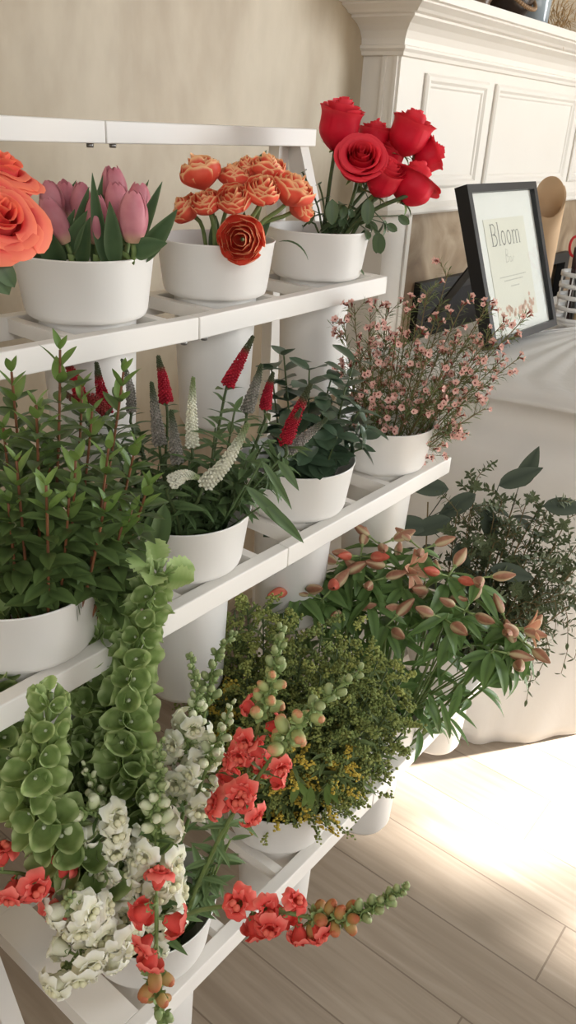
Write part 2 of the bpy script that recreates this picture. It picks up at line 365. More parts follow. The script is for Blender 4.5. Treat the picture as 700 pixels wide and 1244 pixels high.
for k in range(1, NV + 1):
    v = k / NV; row = []
    for i in range(n + 1):
        p = E2[i].lerp(H2[i], v ** 1.25); out = (H2[i] - E2[i]); out = out.normalized() if out.length > 1e-5 else V((0, -1, 0))
        s = i / n
        fold = (0.004 * math.sin(s * 46 + 0.6) + 0.003 * math.sin(s * 83 + v * 1.5)) * v * (1 if k < NV else 0.6)
        belly = 0.05 * math.exp(-((s - 0.50) / 0.07) ** 2) * math.sin(PI * v) * v
        tuck = 0.030 * math.exp(-((v - 0.09) / 0.035) ** 2) * (1 if s < 0.5 else 0.4)
        pp = p + out * (fold + belly - tuck * 0.6)
        row.append(V((pp.x, pp.y, 0.710 * (1 - v) + 0.004)))
    rows.append(row)
b.grid(rows)
cl = b.build('tablecloth', CL); tag(cl, 'white cotton cloth draped over the table in front of the fireplace', 'tablecloth')
sm = cl.modifiers.new('thick', 'SOLIDIFY'); sm.thickness = 0.0015; sm.offset = 1

# ------------------------------------------------------------------ picture frame
lean = V((0, 0.125, 0.335)).normalized(); nrm = V((1, 0, 0)).cross(lean)                  # nrm points towards the viewer (-y, up)
P0 = V((1.648, 0.715, 0.7545)); FWD, FHT, FTH = 0.360, 0.349, 0.030
def fp3(u, v, d=0.0): return P0 + V((1, 0, 0)) * u + lean * v + nrm * d
fr = thing('picture_frame', P0, 'square black picture frame with a Bloom sign leaning back on the white table', 'picture frame')
def fbox(b, u0, u1, v0, v1, d0, d1, mi=0):
    q = [fp3(u, v, d) for d in (d0, d1) for u, v in ((u0, v0), (u1, v0), (u1, v1), (u0, v1))]
    b.add(q, [(0, 3, 2, 1), (4, 5, 6, 7), (0, 1, 5, 4), (1, 2, 6, 5), (2, 3, 7, 6), (3, 0, 4, 7)], mi)
b = MB(); bw = 0.017
for u0, u1, v0, v1 in ((0, FWD, 0, bw), (0, FWD, FHT - bw, FHT), (0, bw, bw, FHT - bw), (FWD - bw, FWD, bw, FHT - bw)): fbox(b, u0, u1, v0, v1, -FTH, 0)
b.build('moulding', BLACKF, fr, smooth=False)
b = MB(); fbox(b, bw, FWD - bw, bw, FHT - bw, -FTH, -0.012); b.build('mat_board', plain('white mat board', lin(238, 235, 230), 0.75), fr, smooth=False)
b = MB(); fbox(b, 0.068, 0.280, 0.045, 0.275, -0.0119, -0.0108); pc = b.build('sign_card', plain('cream card', lin(232, 227, 214), 0.8), fr, smooth=False)
INK = plain('grey ink', lin(128, 126, 120), 0.7); INK2 = plain('pale grey ink', lin(190, 186, 174), 0.7)
def stroke(b, pts, w):
    """flat pen line on the card through (u, v) points"""
    L = []; 
    for i, p in enumerate(pts):
        a, c = pts[max(i - 1, 0)], pts[min(i + 1, len(pts) - 1)]; dx, dy = c[0] - a[0], c[1] - a[1]; l = math.hypot(dx, dy) or 1
        L.append([fp3(p[0] - dy / l * w / 2, p[1] + dx / l * w / 2, -0.0104), fp3(p[0] + dy / l * w / 2, p[1] - dx / l * w / 2, -0.0104)])
    b.grid(L)
def ell(cu, cv, ru, rv, a0=0, a1=2 * PI, n=20): return [(cu + ru * math.cos(a0 + (a1 - a0) * i / n), cv + rv * math.sin(a0 + (a1 - a0) * i / n)) for i in range(n + 1)]
b = MB(); bl = 0.216; cap = 0.047; xh = 0.030
u = 0.098
stroke(b, [(u, bl), (u, bl + cap)], 0.0040); stroke(b, [(u - 0.005, bl), (u + 0.010, bl)], 0.0016); stroke(b, [(u - 0.005, bl + cap), (u + 0.010, bl + cap)], 0.0016)
stroke(b, [(u + 0.009, bl + cap)] + ell(u + 0.009, bl + cap * .76, 0.011, cap * .24, PI / 2, -PI / 2, 10), 0.0028); stroke(b, [(u + 0.009, bl + cap * .52)] + ell(u + 0.010, bl + cap * .26, 0.013, cap * .26, PI / 2, -PI / 2, 10), 0.0030)
stroke(b, [(u, bl + cap * .52), (u + 0.010, bl + cap * .52)], 0.0014)
u = 0.133; stroke(b, [(u, bl), (u, bl + cap + .003)], 0.0036); stroke(b, [(u - 0.005, bl), (u + 0.005, bl)], 0.0014); stroke(b, [(u - 0.005, bl + cap + .003), (u, bl + cap + .003)], 0.0014)
for cu in (0.155, 0.184): stroke(b, ell(cu, bl + xh / 2, 0.0095, xh / 2), 0.0030)
u = 0.206
for k in range(3):
    uu = u + k * 0.0165; stroke(b, [(uu, bl), (uu, bl + xh * (0.98 if k == 0 else 0.8))], 0.0034); stroke(b, [(uu - 0.004, bl), (uu + 0.004, bl)], 0.0013)
    if k: stroke(b, [(uu - 0.0165, bl + xh * .75), (uu - 0.011, bl + xh * .97), (uu - 0.004, bl + xh * .98), (uu, bl + xh * .8)], 0.0020)
stroke(b, [(u - 0.005, bl + xh * .98), (u, bl + xh * .98)], 0.0014)
b.build('lettering', INK, pc, smooth=False)
b = MB()                                                           # a pale script second line: Bar
u, v0 = 0.150, 0.176
stroke(b, [(u, v0), (u + 0.006, v0 + 0.030)], 0.0016); stroke(b, [(u + 0.005, v0 + 0.030), (u + 0.016, v0 + 0.027), (u + 0.014, v0 + 0.018), (u + 0.004, v0 + 0.016)], 0.0014); stroke(b, [(u + 0.004, v0 + 0.016), (u + 0.016, v0 + 0.012), (u + 0.014, v0 + 0.002), (u, v0)], 0.0014)
stroke(b, ell(u + 0.026, v0 + 0.006, 0.005, 0.006) + [(u + 0.033, v0)], 0.0013); stroke(b, [(u + 0.037, v0), (u + 0.039, v0 + 0.012), (u + 0.045, v0 + 0.010)], 0.0013)
for v, a0, a1 in ((0.145, 0.105, 0.245), (0.136, 0.125, 0.228), (0.122, 0.155, 0.20)):
    x = a0
    while x < a1: l = rnd(.004, .012); stroke(b, [(x, v), (min(x + l, a1), v)], 0.0024); x += l + 0.003
b.build('small_lettering', INK2, pc, smooth=False)
b = MB(); rr = random.Random(3)
for k in range(46):
    cu = rr.uniform(0.08, 0.272); hh = 0.018 + 0.040 * abs((cu - 0.165) / 0.1) * rr.uniform(.5, 1); cv = rr.uniform(0.05, 0.05 + hh); r = rr.uniform(.003, .007)
    b.add([fp3(cu, cv, -0.0103)] + [fp3(cu + r * math.cos(a) * (1 + .3 * math.sin(5 * a)), cv + r * math.sin(a) * (1 + .3 * math.sin(5 * a)), -0.0103) for a in [i * PI / 6 for i in range(12)]], [(0, i + 1, (i + 1) % 12 + 1) for i in range(12)])
b.build('printed_blossoms', plain('faded pink ink', lin(222, 192, 174), 0.8, lin(205, 160, 140), 120), pc, smooth=False)
m, nt, out = new_mat('clear picture glass'); g = N(nt, 'ShaderNodeBsdfGlossy'); g.inputs['Roughness'].default_value = 0.04; t = N(nt, 'ShaderNodeBsdfTransparent'); t.inputs[0].default_value = (0.97, 0.98, 0.97, 1)
mx = N(nt, 'ShaderNodeMixShader'); mx.inputs[0].default_value = 0.05; nt.links.new(t.outputs[0], mx.inputs[1]); nt.links.new(g.outputs[0], mx.inputs[2]); nt.links.new(mx.outputs[0], out.inputs[0])
b = MB(); fbox(b, bw, FWD - bw, bw, FHT - bw, -0.0060, -0.0045); b.build('glass_pane', m, fr, smooth=False)
b = MB(); q0 = fp3(FWD / 2, FHT * .7, -FTH); foot = V((q0.x, q0.y + 0.15, 0.7445)); b.bar(q0, foot, 0.05, 0.004); b.build('easel_back', BLACKF, fr, smooth=False)

# ------------------------------------------------------------------ striped cup with scissors, paper roll
ZT = 0.7445
cc = V((2.120, 0.722, ZT))
cup = thing('pencil_cup', cc, 'white wire pencil cup of stacked rings beside the picture frame', 'cup')
b = MB()
for k in range(5):
    z = 0.004 + k * 0.0285; r = 0.046 + 0.002 * k / 4
    b.lathe([(r - .002, z), (r, z), (r, z + 0.011), (r - .002, z + 0.011), (r - .002, z)], 40, cc)
b.lathe([(0.0005, 0.0), (0.046, 0.0), (0.046, 0.004), (0.0005, 0.004)], 40, cc)
b.build('rings', PLASTIC, cup)
for k in range(8):
    a = 2 * PI * k / 8; b = MB(); b.tube([cc + V((0.0445 * math.cos(a), 0.0445 * math.sin(a), 0.003)), cc + V((0.0465 * math.cos(a), 0.0465 * math.sin(a), 0.128))], 0.0016, n=6); b.build('upright_wire', PLASTIC, cup)
def scissors(base, top, side, hm, label):
    base, top, side = V(base), V(top), V(side).normalized(); s = thing('scissors', base, label, 'scissors', 'scissors in the white cup')
    d = (top - base).normalized(); L = (top - base).length; face = d.cross(side).normalized()
    for sg in (-1, 1):
        b = MB(); b.bar(base + side * sg * 0.002, base + d * L * .62 + side * sg * 0.006, 0.003, 0.010); b.build('blade', STEEL, s)
        b = MB(); c = base + d * (L * .85) + side * sg * 0.016
        b.tube([c + side * (0.0125 * math.cos(a)) + d * (0.024 * math.sin(a)) for a in [i * 2 * PI / 18 for i in range(19)]], 0.0034, n=8, cap=False)
        b.tube([base + d * L * .60 + side * sg * 0.006, base + d * L * .72 + side * sg * 0.008], 0.0045, 0.0035, n=8); b.build('handle', hm, s)
RED = plain('red handle plastic', lin(190, 38, 40), 0.35); TEAL = plain('blue handle plastic', lin(52, 82, 104), 0.4); DARK = plain('dark brown handle', lin(56, 38, 34), 0.45)
vs = V((0.6, -0.8, 0))
scissors(cc + V((-0.005, -0.002, 0.008)), cc + V((-0.030, 0.004, 0.224)), vs, RED, 'scissors with red looped handles standing in the white wire cup')
scissors(cc + V((0.010, -0.010, 0.008)), cc + V((0.028, -0.012, 0.196)), vs, TEAL, 'scissors with blue handles standing in the white wire cup')
for k, (dx, dy, hh, mt, nm, lb) in enumerate([(-0.033, 0.012, 0.190, DARK, 'marker_pen', 'dark brown marker at the left edge of the white wire cup'), (0.012, 0.022, 0.165, TEAL, 'marker_pen', 'dark blue marker standing behind the scissors in the wire cup'), (-0.012, -0.022, 0.16, plain('tan wooden handle', lin(196, 172, 132), .5), 'wooden_pen', 'tan wooden pen leaning at the front of the wire cup'), (0.030, 0.010, 0.17, TEAL, 'marker_pen', 'blue marker at the right edge of the white wire cup')]):
    p = cc + V((dx * .5, dy * .5, 0.006)); q = cc + V((dx * 1.0, dy * 1.0, hh)); o = thing(nm, p, lb, 'pen', 'pens in the white cup')
    b = MB(); b.tube([p, p.lerp(q, .72)], 0.0052, n=10); b.build('barrel', mt, o)
    b = MB(); b.tube([p.lerp(q, .72), p.lerp(q, .98), q], 0.0060, 0.0052, n=10); b.build('cap', mt, o)
KR = plain('brown kraft paper', lin(205, 172, 134), 0.75, lin(190, 156, 118), 12)
kc = V((2.128, 0.842, ZT)); b = MB(); rows = []
NS = 76
for z in range(7):
    row = []
    for i in range(NS + 1):
        a = -2.2 + i / NS * 8.0; r = 0.036 + 0.004 * i / NS
        ht = 0.345 - 0.095 * (0.5 + 0.5 * math.cos(a - 3.6))
        row.append(kc + V((r * math.cos(a), r * math.sin(a), 0.0 + ht * z / 6)))
    rows.append(row)
b.grid(rows); kr = b.build('kraft_paper_roll', KR); tag(kr, 'loose upright roll of brown kraft paper behind the picture frame', 'paper roll')
sm = kr.modifiers.new('thick', 'SOLIDIFY'); sm.thickness = 0.002

# ------------------------------------------------------------------ things on the mantel shelf
ZM = 1.441
o = thing('dark_vase', (2.18, 1.07, ZM), 'dark round vase hung with beads on the mantel shelf', 'vase')
b = MB(); b.lathe([(0.001, 0), (0.045, 0), (0.062, 0.02), (0.075, 0.06), (0.070, 0.10), (0.040, 0.14), (0.035, 0.17), (0.032, 0.17), (0.001, 0.13)], 32, (2.18, 1.07, ZM)); b.build('body', plain('dark glazed pottery', lin(40, 30, 25), 0.25, lin(60, 44, 34), 10), o)
b = MB()
for i in range(30):
    a = -2.9 + i * 0.085; z = 0.02 + 0.05 * (abs(i - 15) / 15) ** 2
    b.blob((2.18 + 0.075 * math.cos(a), 1.07 + 0.075 * math.sin(a), ZM + z), 0.0052, n=8, rings=5)
b.build('bead_string', plain('tan wooden beads', lin(150, 118, 84), 0.5), o)
o = thing('bronze_dish', (2.05, 1.08, ZM), 'small bronze dish standing at the left of the dark vase', 'dish')
b = MB(); b.lathe([(0.001, 0), (0.03, 0), (0.034, 0.006), (0.030, 0.02), (0.046, 0.05), (0.050, 0.075), (0.046, 0.075), (0.028, 0.025), (0.001, 0.02)], 28, (2.05, 1.08, ZM)); b.build('bowl', plain('brown bronze', lin(120, 92, 64), 0.35, lin(84, 62, 44), 14), o)
o = thing('glass_jar', (2.335, 1.06, ZM), 'pale blue glass jar between dark vase and dried grass on the mantel', 'jar')
b = MB(); b.lathe([(0.001, 0), (0.034, 0), (0.040, 0.008), (0.042, 0.08), (0.030, 0.10), (0.030, 0.12), (0.027, 0.12), (0.027, 0.10), (0.038, 0.08), (0.036, 0.010), (0.001, 0.006)], 28, (2.335, 1.06, ZM)); b.build('body', plain('pale blue glazed glass', lin(176, 186, 190), 0.12, lin(120, 128, 132), 9, spec=.7), o)
o = thing('dried_grass_bundle', (2.50, 1.06, ZM), 'tan dried grass plumes lying at the right end of the mantel view', 'dried grass')
b = MB(); rr = random.Random(5)
for k in range(240):
    p = V((2.50 + rr.gauss(0, .045), 1.06 + rr.gauss(0, .02), ZM + abs(rr.gauss(0.03, .03)))); d = V((rr.gauss(.3, .6), rr.gauss(-.2, .4), rr.gauss(.5, .5)))
    b.leaf(p, d, (0, 0, 1), rr.uniform(.03, .07), 0.0028, 0.6, 0.1, n=3)
b.build('plume', veg('dried tan grass', lin(196, 164, 116), lin(150, 116, 74), rough=.9), o)
# ------------------------------------------------------------------ tiered stand
RW, RH = 0.018, 0.028
T = [dict(y=0.70, z=0.963, x0=0.28, x1=1.145, xs=[0.373, 0.600, 0.820, 1.052], d=0.150),
     dict(y=0.54, z=0.693, x0=0.28, x1=1.145, xs=[0.375, 0.600, 0.820, 1.045], d=0.155),
     dict(y=0.42, z=0.290, x0=0.305, x1=1.245, xs=[0.420, 0.665, 0.905, 1.160], d=0.250)]
stand = thing('flower_stand', (0.70, 0.65, 0), 'white metal stand with three stepped shelf frames holding flower buckets', 'flower stand')
XJ = 0.711
def rail(name, y, ztop, x0, x1, xj, sag, w=RW, h=RH):
    for a, c, za, zc in ((x0, xj - 0.0006, ztop, ztop - sag), (xj + 0.0006, x1, ztop - sag, ztop)):
        b = MB(); b.bar((a, y + w / 2, za - h / 2), (c, y + w / 2, zc - h / 2), w, h)
        o = b.build(name, RACK, stand, smooth=False); bv = o.modifiers.new('edge', 'BEVEL'); bv.width = 0.0015; bv.segments = 2
    for dx in (-0.018, 0.018):
        b = MB(); b.lathe([(0.0005, 0), (0.004, 0), (0.0045, 0.002), (0.0045, 0.005), (0.0005, 0.005)], 10, (xj + dx, y + w / 2, ztop - sag - h - 0.005)); b.build('joint_bolt', STEEL, stand)
for t in T:
    sag = 0.006 if t is not T[1] else 0.001
    xj = XJ if t is not T[2] else 0.80
    rail('front_rail', t['y'], t['z'], t['x0'], t['x1'], xj, sag)
    rail('back_rail', t['y'] + t['d'] - RW, t['z'], t['x0'], t['x1'], xj, sag)
    for x, nm, ew in ((t['x0'], 'end_bar', .022 if t is not T[2] else .046), (t['x1'] - 0.022, 'end_bar', .022)):
        b = MB(); b.box((x, t['y'] + RW, t['z'] - RH), (x + ew, t['y'] + t['d'] - RW, t['z'])); b.build(nm, RACK, stand, smooth=False)
    for x in t['xs']:
        for s in (-1, 1):
            xb = x + s * 0.066
            if xb < t['x0'] + (0.03 if t is not T[2] else 0.06) or xb > t['x1'] - 0.03: continue
            b = MB(); b.box((xb - 0.0065, t['y'] + RW, t['z'] - 0.022), (xb + 0.0065, t['y'] + t['d'] - RW, t['z'] - 0.002 - sag * 0.6)); b.build('cross_bar', RACK, stand, smooth=False)
rail('top_rail', 0.862, 1.172, 0.27, 1.145, XJ, 0.002, 0.02, 0.026)
b = MB(); b.bar((0.264, 0.885, 1.148), (0.264, 0.475, 0.0), 0.022, 0.030); b.build('slanted_leg', RACK, stand, smooth=False)
b = MB(); b.bar((1.123, 0.885, 1.148), (1.123, 0.576, 0.283), 0.022, 0.030); b.build('slanted_leg', RACK, stand, smooth=False)
for x in (0.30, 1.085):
    b = MB(); b.box((x, 0.890, 0.0), (x + 0.024, 0.912, 1.146)); b.box((x, 0.872, 1.146), (x + 0.024, 0.912, 1.150)); b.build('rear_leg', RACK, stand, smooth=False)
for x, y, w2 in ((T[2]['x0'] + 0.029, T[2]['y'] + 0.015, 0.017), (0.725, T[2]['y'] + 0.120, 0.010), (0.985, T[2]['y'] + 0.125, 0.010)):
    b = MB(); b.box((x - w2, y - 0.011, 0.0), (x + w2, y + 0.011, T[2]['z'] - RH)); b.build('front_leg', RACK, stand, smooth=False)

# ------------------------------------------------------------------ buckets
def bucket_mesh():
    b = MB(); H, L = 0.072, 0.190
    prof = [(0.0005, -L), (0.040, -L), (0.0465, -L + 0.002), (0.0505, -L + 0.010), (0.0570, -0.006), (0.0574, -0.0005), (0.0655, 0.0006), (0.0690, 0.0030), (0.0712, 0.0090), (0.0795, H - 0.003), (0.0808, H - 0.001), (0.0808, H), (0.0798, H + 0.0007), (0.0785, H - 0.001), (0.0690, 0.010), (0.0640, 0.004), (0.0555, -0.004), (0.0490, -L + 0.012), (0.0440, -L + 0.004), (0.0005, -L + 0.004)]
    b.lathe(prof, 72); return data_of(b, 'bucket', PLASTIC)
BM = bucket_mesh()
BLAB = [['holding coral roses, at the left end of the top tier', 'holding pink tulips, on the top tier', 'holding orange double tulips, on the top tier', 'holding red roses, at the right end of the top tier'],
        ['holding leafy greenery with reddish stems, at the left of the middle tier', 'holding red and white speedwell spikes, on the middle tier', 'holding dark glossy ruscus leaves, on the middle tier', 'holding pink waxflower, at the right end of the middle tier'],
        ['of snapdragons and bells of Ireland, front corner of the bottom tier', 'holding goldenrod, on the bottom tier', 'holding peach alstroemeria, on the bottom tier', 'holding eucalyptus, at the right end of the bottom tier']]
BK = []
for ti, t in enumerate(T):
    row = []
    for k, x in enumerate(t['xs']):
        o = bpy.data.objects.new('flower_bucket', BM); col.objects.link(o); o.location = (x, t['y'] + 0.0765, t['z'] + 0.0002)
        o.rotation_euler = (0, 0, rnd(0, 6)); tag(o, 'white plastic bucket ' + BLAB[ti][k], 'bucket', 'white buckets hung in the stand')
        row.append(V(o.location))
    BK.append(row)
# ------------------------------------------------------------------ plant helpers
RH_ = V((RT.x, RT.y, 0)).normalized()                      # to the viewer's right, level
UZ = V((0, 0, 1))
def ax(r, u, t): return (RH_ * r + UZ * u - HF * t).normalized()   # right, up, towards the viewer
def px2m(n, p): return n * (V(p) - EYE).dot(_fw) / F_
def smooth(pts, per=8):
    P = [V(p) for p in pts]; P = [P[0] * 2 - P[1]] + P + [P[-1] * 2 - P[-2]]; out = []
    for i in range(1, len(P) - 2):
        a, b, c, d = P[i - 1:i + 3]
        for k in range(per):
            t = k / per
            out.append(0.5 * ((2 * b) + (c - a) * t + (2 * a - 5 * b + 4 * c - d) * t * t + (3 * b - a - 3 * c + d) * t ** 3))
    out.append(P[-2]); return out
def along(path, t):
    L = len(path) - 1; x = max(0, min(t, 1)) * L; i = min(int(x), L - 1); f = x - i
    p = path[i].lerp(path[i + 1], f); d = (path[min(i + 2, L)] - path[max(i - 1, 0)]).normalized(); return p, d
def resample(path, n):
    s = [0.0]
    for a, b in zip(path, path[1:]): s.append(s[-1] + (b - a).length)
    out = []; k = 0
    for i in range(n + 1):
        x = s[-1] * i / n
        while k < len(s) - 2 and s[k + 1] < x: k += 1
        f = (x - s[k]) / max(s[k + 1] - s[k], 1e-9); out.append(path[k].lerp(path[k + 1], min(f, 1)))
    return out
def from_bucket(bc, pts, spread=0.055, deep=-0.12, per=8):
    """stem from the water in the bucket, over its rim opening, through pts"""
    global CUR; bc = V(bc); CUR = bc; h = V((pts[0].x - bc.x, pts[0].y - bc.y, 0)); l = h.length; h = h / l if l > 1e-6 else V((1, 0, 0))
    k = min(spread, l * 0.65) if pts[0].z > bc.z + 0.09 else spread
    rim = bc + h * k + V((rnd(-.008, .008), rnd(-.008, .008), 0.066))
    base = bc - h * min(0.02, k * .5) + V((rnd(-.015, .015), rnd(-.015, .015), deep))
    return resample(smooth([base, rim] + list(pts), per), 24)
def root_at(name, path, label, cat, group=None): return thing(name, path[0], label, cat, group)
def stem_part(root, path, r0, r1, mat, n=6, name='stem'):
    b = MB(); b.tube(path, r0, r1, n); return b.build(name, mat, root)
G = lambda *c: lin(*c)
M_STEM = veg('green stem', G(92, 112, 60), G(120, 138, 84), rough=.5, trans=0)
M_DSTEM = veg('dark green stem', G(58, 72, 42), G(82, 96, 58), rough=.5, trans=0)
M_RSTEM = veg('reddish brown stem', G(98, 62, 42), G(130, 84, 54), rough=.6, trans=0)
M_BSTEM = veg('thin brown twig', G(104, 92, 60), G(132, 112, 78), rough=.7, trans=0)

def petal(b, axis_o, A, B, C, a0, half, rfun, zfun, nu=6, nv=7, tip=0.2, mi=0, ruff=0.0, tonef=None, seed=0.0, narrow=None, tpow=2.0):
    """one petal of a cup: A axis, B/C across; radius and height as functions of (v, u)"""
    rows = []; T = []
    for j in range(nv + 1):
        v0 = j / nv; row = []; tr = []
        for i in range(nu + 1):
            u = -1 + 2 * i / nu; v = v0 * (1 - tip * abs(u) ** tpow) ; w = half * (narrow(v0) if narrow else 1.0); a = a0 + u * w
            r = rfun(v, u) + ruff * v ** 3 * math.sin(u * 5.0 + seed) ; z = zfun(v, u) + ruff * v ** 3 * math.cos(u * 6.3 + seed * 1.7)
            row.append(axis_o + A * z + (B * math.cos(a) + C * math.sin(a)) * r)
            tr.append(tonef(v0, u) if tonef else v0)
        rows.append(row); T.append(tr)
    b.grid(rows, mi, T)
def frame_of(axis):
    A = V(axis).normalized(); B = A.orthogonal().normalized(); return A, B, A.cross(B)

def rose_bloom(b, base, axis, R, H, openness=0.6, layers=7, ruff=0.03):
    A, B, C = frame_of(axis); base = V(base); ga = rnd(0, 6)
    for k in range(layers):
        f = k / (layers - 1); n = (2, 3, 3, 4, 4, 5, 5, 6)[k]
        rk = R * (0.13 + 0.80 * f ** 0.95); hk = H * (0.98 - 0.30 * f * openness); 
        for q in range(n):
            a0 = ga + 2 * PI * q / n + k * 0.9 + rnd(-.15, .15); jr = rnd(.95, 1.06); hz = hk * rnd(.94, 1.04); sd = rnd(0, 9)
            cl = (0.72 if f > .55 else 0.12 + .3 * f) * openness * rnd(.7, 1.3)
            def rf(v, u, rk=rk, jr=jr, f=f, cl=cl):
                s = math.sin(min(1, v * 1.7 + .08) * PI / 2)
                r = R * 0.10 + (rk * jr - R * 0.10) * s
                r *= 1 - (0.34 - .30 * f) * max(0, v - .45) / .55
                return r + R * cl * (max(0, v - .72) / .28) ** 2 * (0.82 + .18 * (1 - u * u)) * .55 + .02 * R * u * f
            def zf(v, u, hz=hz, cl=cl, f=f): return hz * (v ** 1.15) - R * cl * (max(0, v - .78) / .22) ** 2 * .42
            petal(b, base, A, B, C, a0, PI / n * (1.55 if n > 2 else 1.15), rf, zf, nu=10, nv=10, tip=.05, tpow=6.0, ruff=R * ruff, seed=sd, tonef=lambda v, u: v)
def sepals(b, base, axis, L, w, n=5, out=1.0, mi=0):
    A, B, C = frame_of(axis)
    for q in range(n):
        a = 2 * PI * q / n + rnd(-.2, .2); d = (B * math.cos(a) + C * math.sin(a)) * out + A * rnd(-.15, .35)
        b.leaf(V(base), d, A, L * rnd(.85, 1.2), w, rnd(-.3, 1.3), .3, 'lance', n=5, mi=mi)
def tulip_bloom(b, base, axis, R, H, openness=0.1):
    A, B, C = frame_of(axis); base = V(base); g = rnd(0, 6)
    for layer in (0, 1):
        for q in range(3):
            a0 = g + 2 * PI * q / 3 + layer * PI / 3 + rnd(-.08, .08); rs = (0.93, 1.02)[layer] * rnd(.97, 1.03); hh = H * rnd(.93, 1.03)
            def rf(v, u, rs=rs): return R * rs * (math.sin(PI * min(1, (v * .84 + .10))) ** .62) * (1 + openness * max(0, v - .5)) - R * .10 * (1 - u * u) * max(0, v - .55) * 0 + R * .045 * (1 - abs(u)) 
            def zf(v, u, hh=hh): return hh * v
            petal(b, base, A, B, C, a0, 1.02, rf, zf, nu=8, nv=10, tip=.13, ruff=R * .015, seed=rnd(0, 9), tonef=lambda v, u: max(0, 1 - v * 2.2) , narrow=lambda v: 1 - .30 * max(0, v - .55) / .45)
def double_bloom(b, base, axis, R, H, openness=.7):
    A, B, C = frame_of(axis); base = V(base); g = rnd(0, 6)
    for k, n in enumerate((3, 4, 5, 6, 6)):
        f = k / 4
        for q in range(n):
            a0 = g + 2 * PI * q / n + k * .7 + rnd(-.12, .12); rk = R * (.26 + .72 * f) * rnd(.92, 1.08); hk = H * (1.0 - .26 * f) * rnd(.88, 1.08)
            def rf(v, u, rk=rk, f=f): return R * .08 + rk * math.sin(min(1, v * 1.25) * PI / 2) * (1 - (.55 - .30 * f) * max(0, v - .55) * 1.5) + R * openness * f * .16 * max(0, v - .7) ** 1.5 * 2
            def zf(v, u, hk=hk, f=f): return hk * v ** (1.1) - R * .25 * f * openness * max(0, v - .75)
            petal(b, base, A, B, C, a0, PI / n * 1.5, rf, zf, nu=8, nv=8, tip=.24, ruff=R * .045, seed=rnd(0, 9), tonef=lambda v, u: max(v ** 5, abs(u) ** 5 * (.35 + .65 * v)) * (.3 + .7 * v), narrow=lambda v: .55 + .45 * min(1, v * 2))
CUR = None
def pinnate(b, path, t0, t1, n, L, w, kind='oval', out=.9, bend=.6, fold=.22, whorl=2, jitter=.3, taper=.6, mi=0, wave=0.0, phase=None, nseg=6, drop=0.0, droop_up=0.0):
    """leaves in pairs (or whorls) up a stem"""
    ph = rnd(0, 6) if phase is None else phase
    for i in range(n):
        t = t0 + (t1 - t0) * i / max(n - 1, 1); p, d = along(path, t); f = i / max(n - 1, 1)
        for k in range(whorl):
            if drop and R_.random() < drop: continue
            a = ph + i * (PI / 2 if whorl == 2 else 2.4) + 2 * PI * k / whorl + rnd(-jitter, jitter); o = perp(d, a)
            dd = (d * (1.0 - out + .25 * f) + o * out + UZ * droop_up).normalized(); s = (1 - taper * f ** 2) * rnd(.8, 1.15); bd = bend * rnd(.3, 1.3); e = p + dd * L * s - UZ * .25 * L * bd
            if CUR is not None and V((e.x - CUR.x, e.y - CUR.y)).length > .066 and (p.z < CUR.z + .078 and V((p.x - CUR.x, p.y - CUR.y)).length < .08 or e.z < CUR.z + .070 and V((p.x - CUR.x, p.y - CUR.y)).length < .08):
                dd = (dd * .25 + UZ * .95).normalized(); bd = .15
                if p.z < CUR.z + .03: continue
            b.leaf(p, dd, d, L * s, w * s, bd, fold, kind, n=nseg, mi=mi, twist=rnd(-.4, .4), wave=wave)
# ------------------------------------------------------------------ top tier: coral roses, pink tulips, double tulips, red roses
CORAL_ROSE = veg('coral rose petal', G(240, 92, 90), G(230, 74, 74), tone=G(248, 138, 104), tone_range=(.75, 1.05), rough=.5, trans=.28, scale=40, spec=.25)
ROSE_RED = veg('red rose petal', G(222, 28, 54), G(206, 18, 44), tone=G(240, 72, 84), tone_range=(.7, 1.1), rough=.5, trans=.2, scale=40, spec=.25)
LEAF_DK = veg('dark green leaf', G(44, 62, 42), G(62, 82, 54), tone=G(84, 104, 70), tone_range=(-.6, .5), rough=.42, trans=.12, scale=80, spec=.4)
TULIP = veg('mauve pink tulip petal', G(210, 142, 150), G(192, 114, 126), tone=G(220, 180, 150), tone_range=(.35, 1.0), rough=.45, trans=.22, scale=50, spec=.3)
TULIP_LEAF = veg('blue green tulip leaf', G(62, 86, 56), G(84, 108, 72), tone=G(104, 126, 90), tone_range=(.4, 1.3), rough=.45, trans=.2, scale=30)
DOUBLE = veg('orange red petal edged yellow', G(240, 108, 82), G(230, 84, 64), tone=G(250, 204, 150), tone_range=(.36, .95), rough=.5, trans=.25, scale=60)

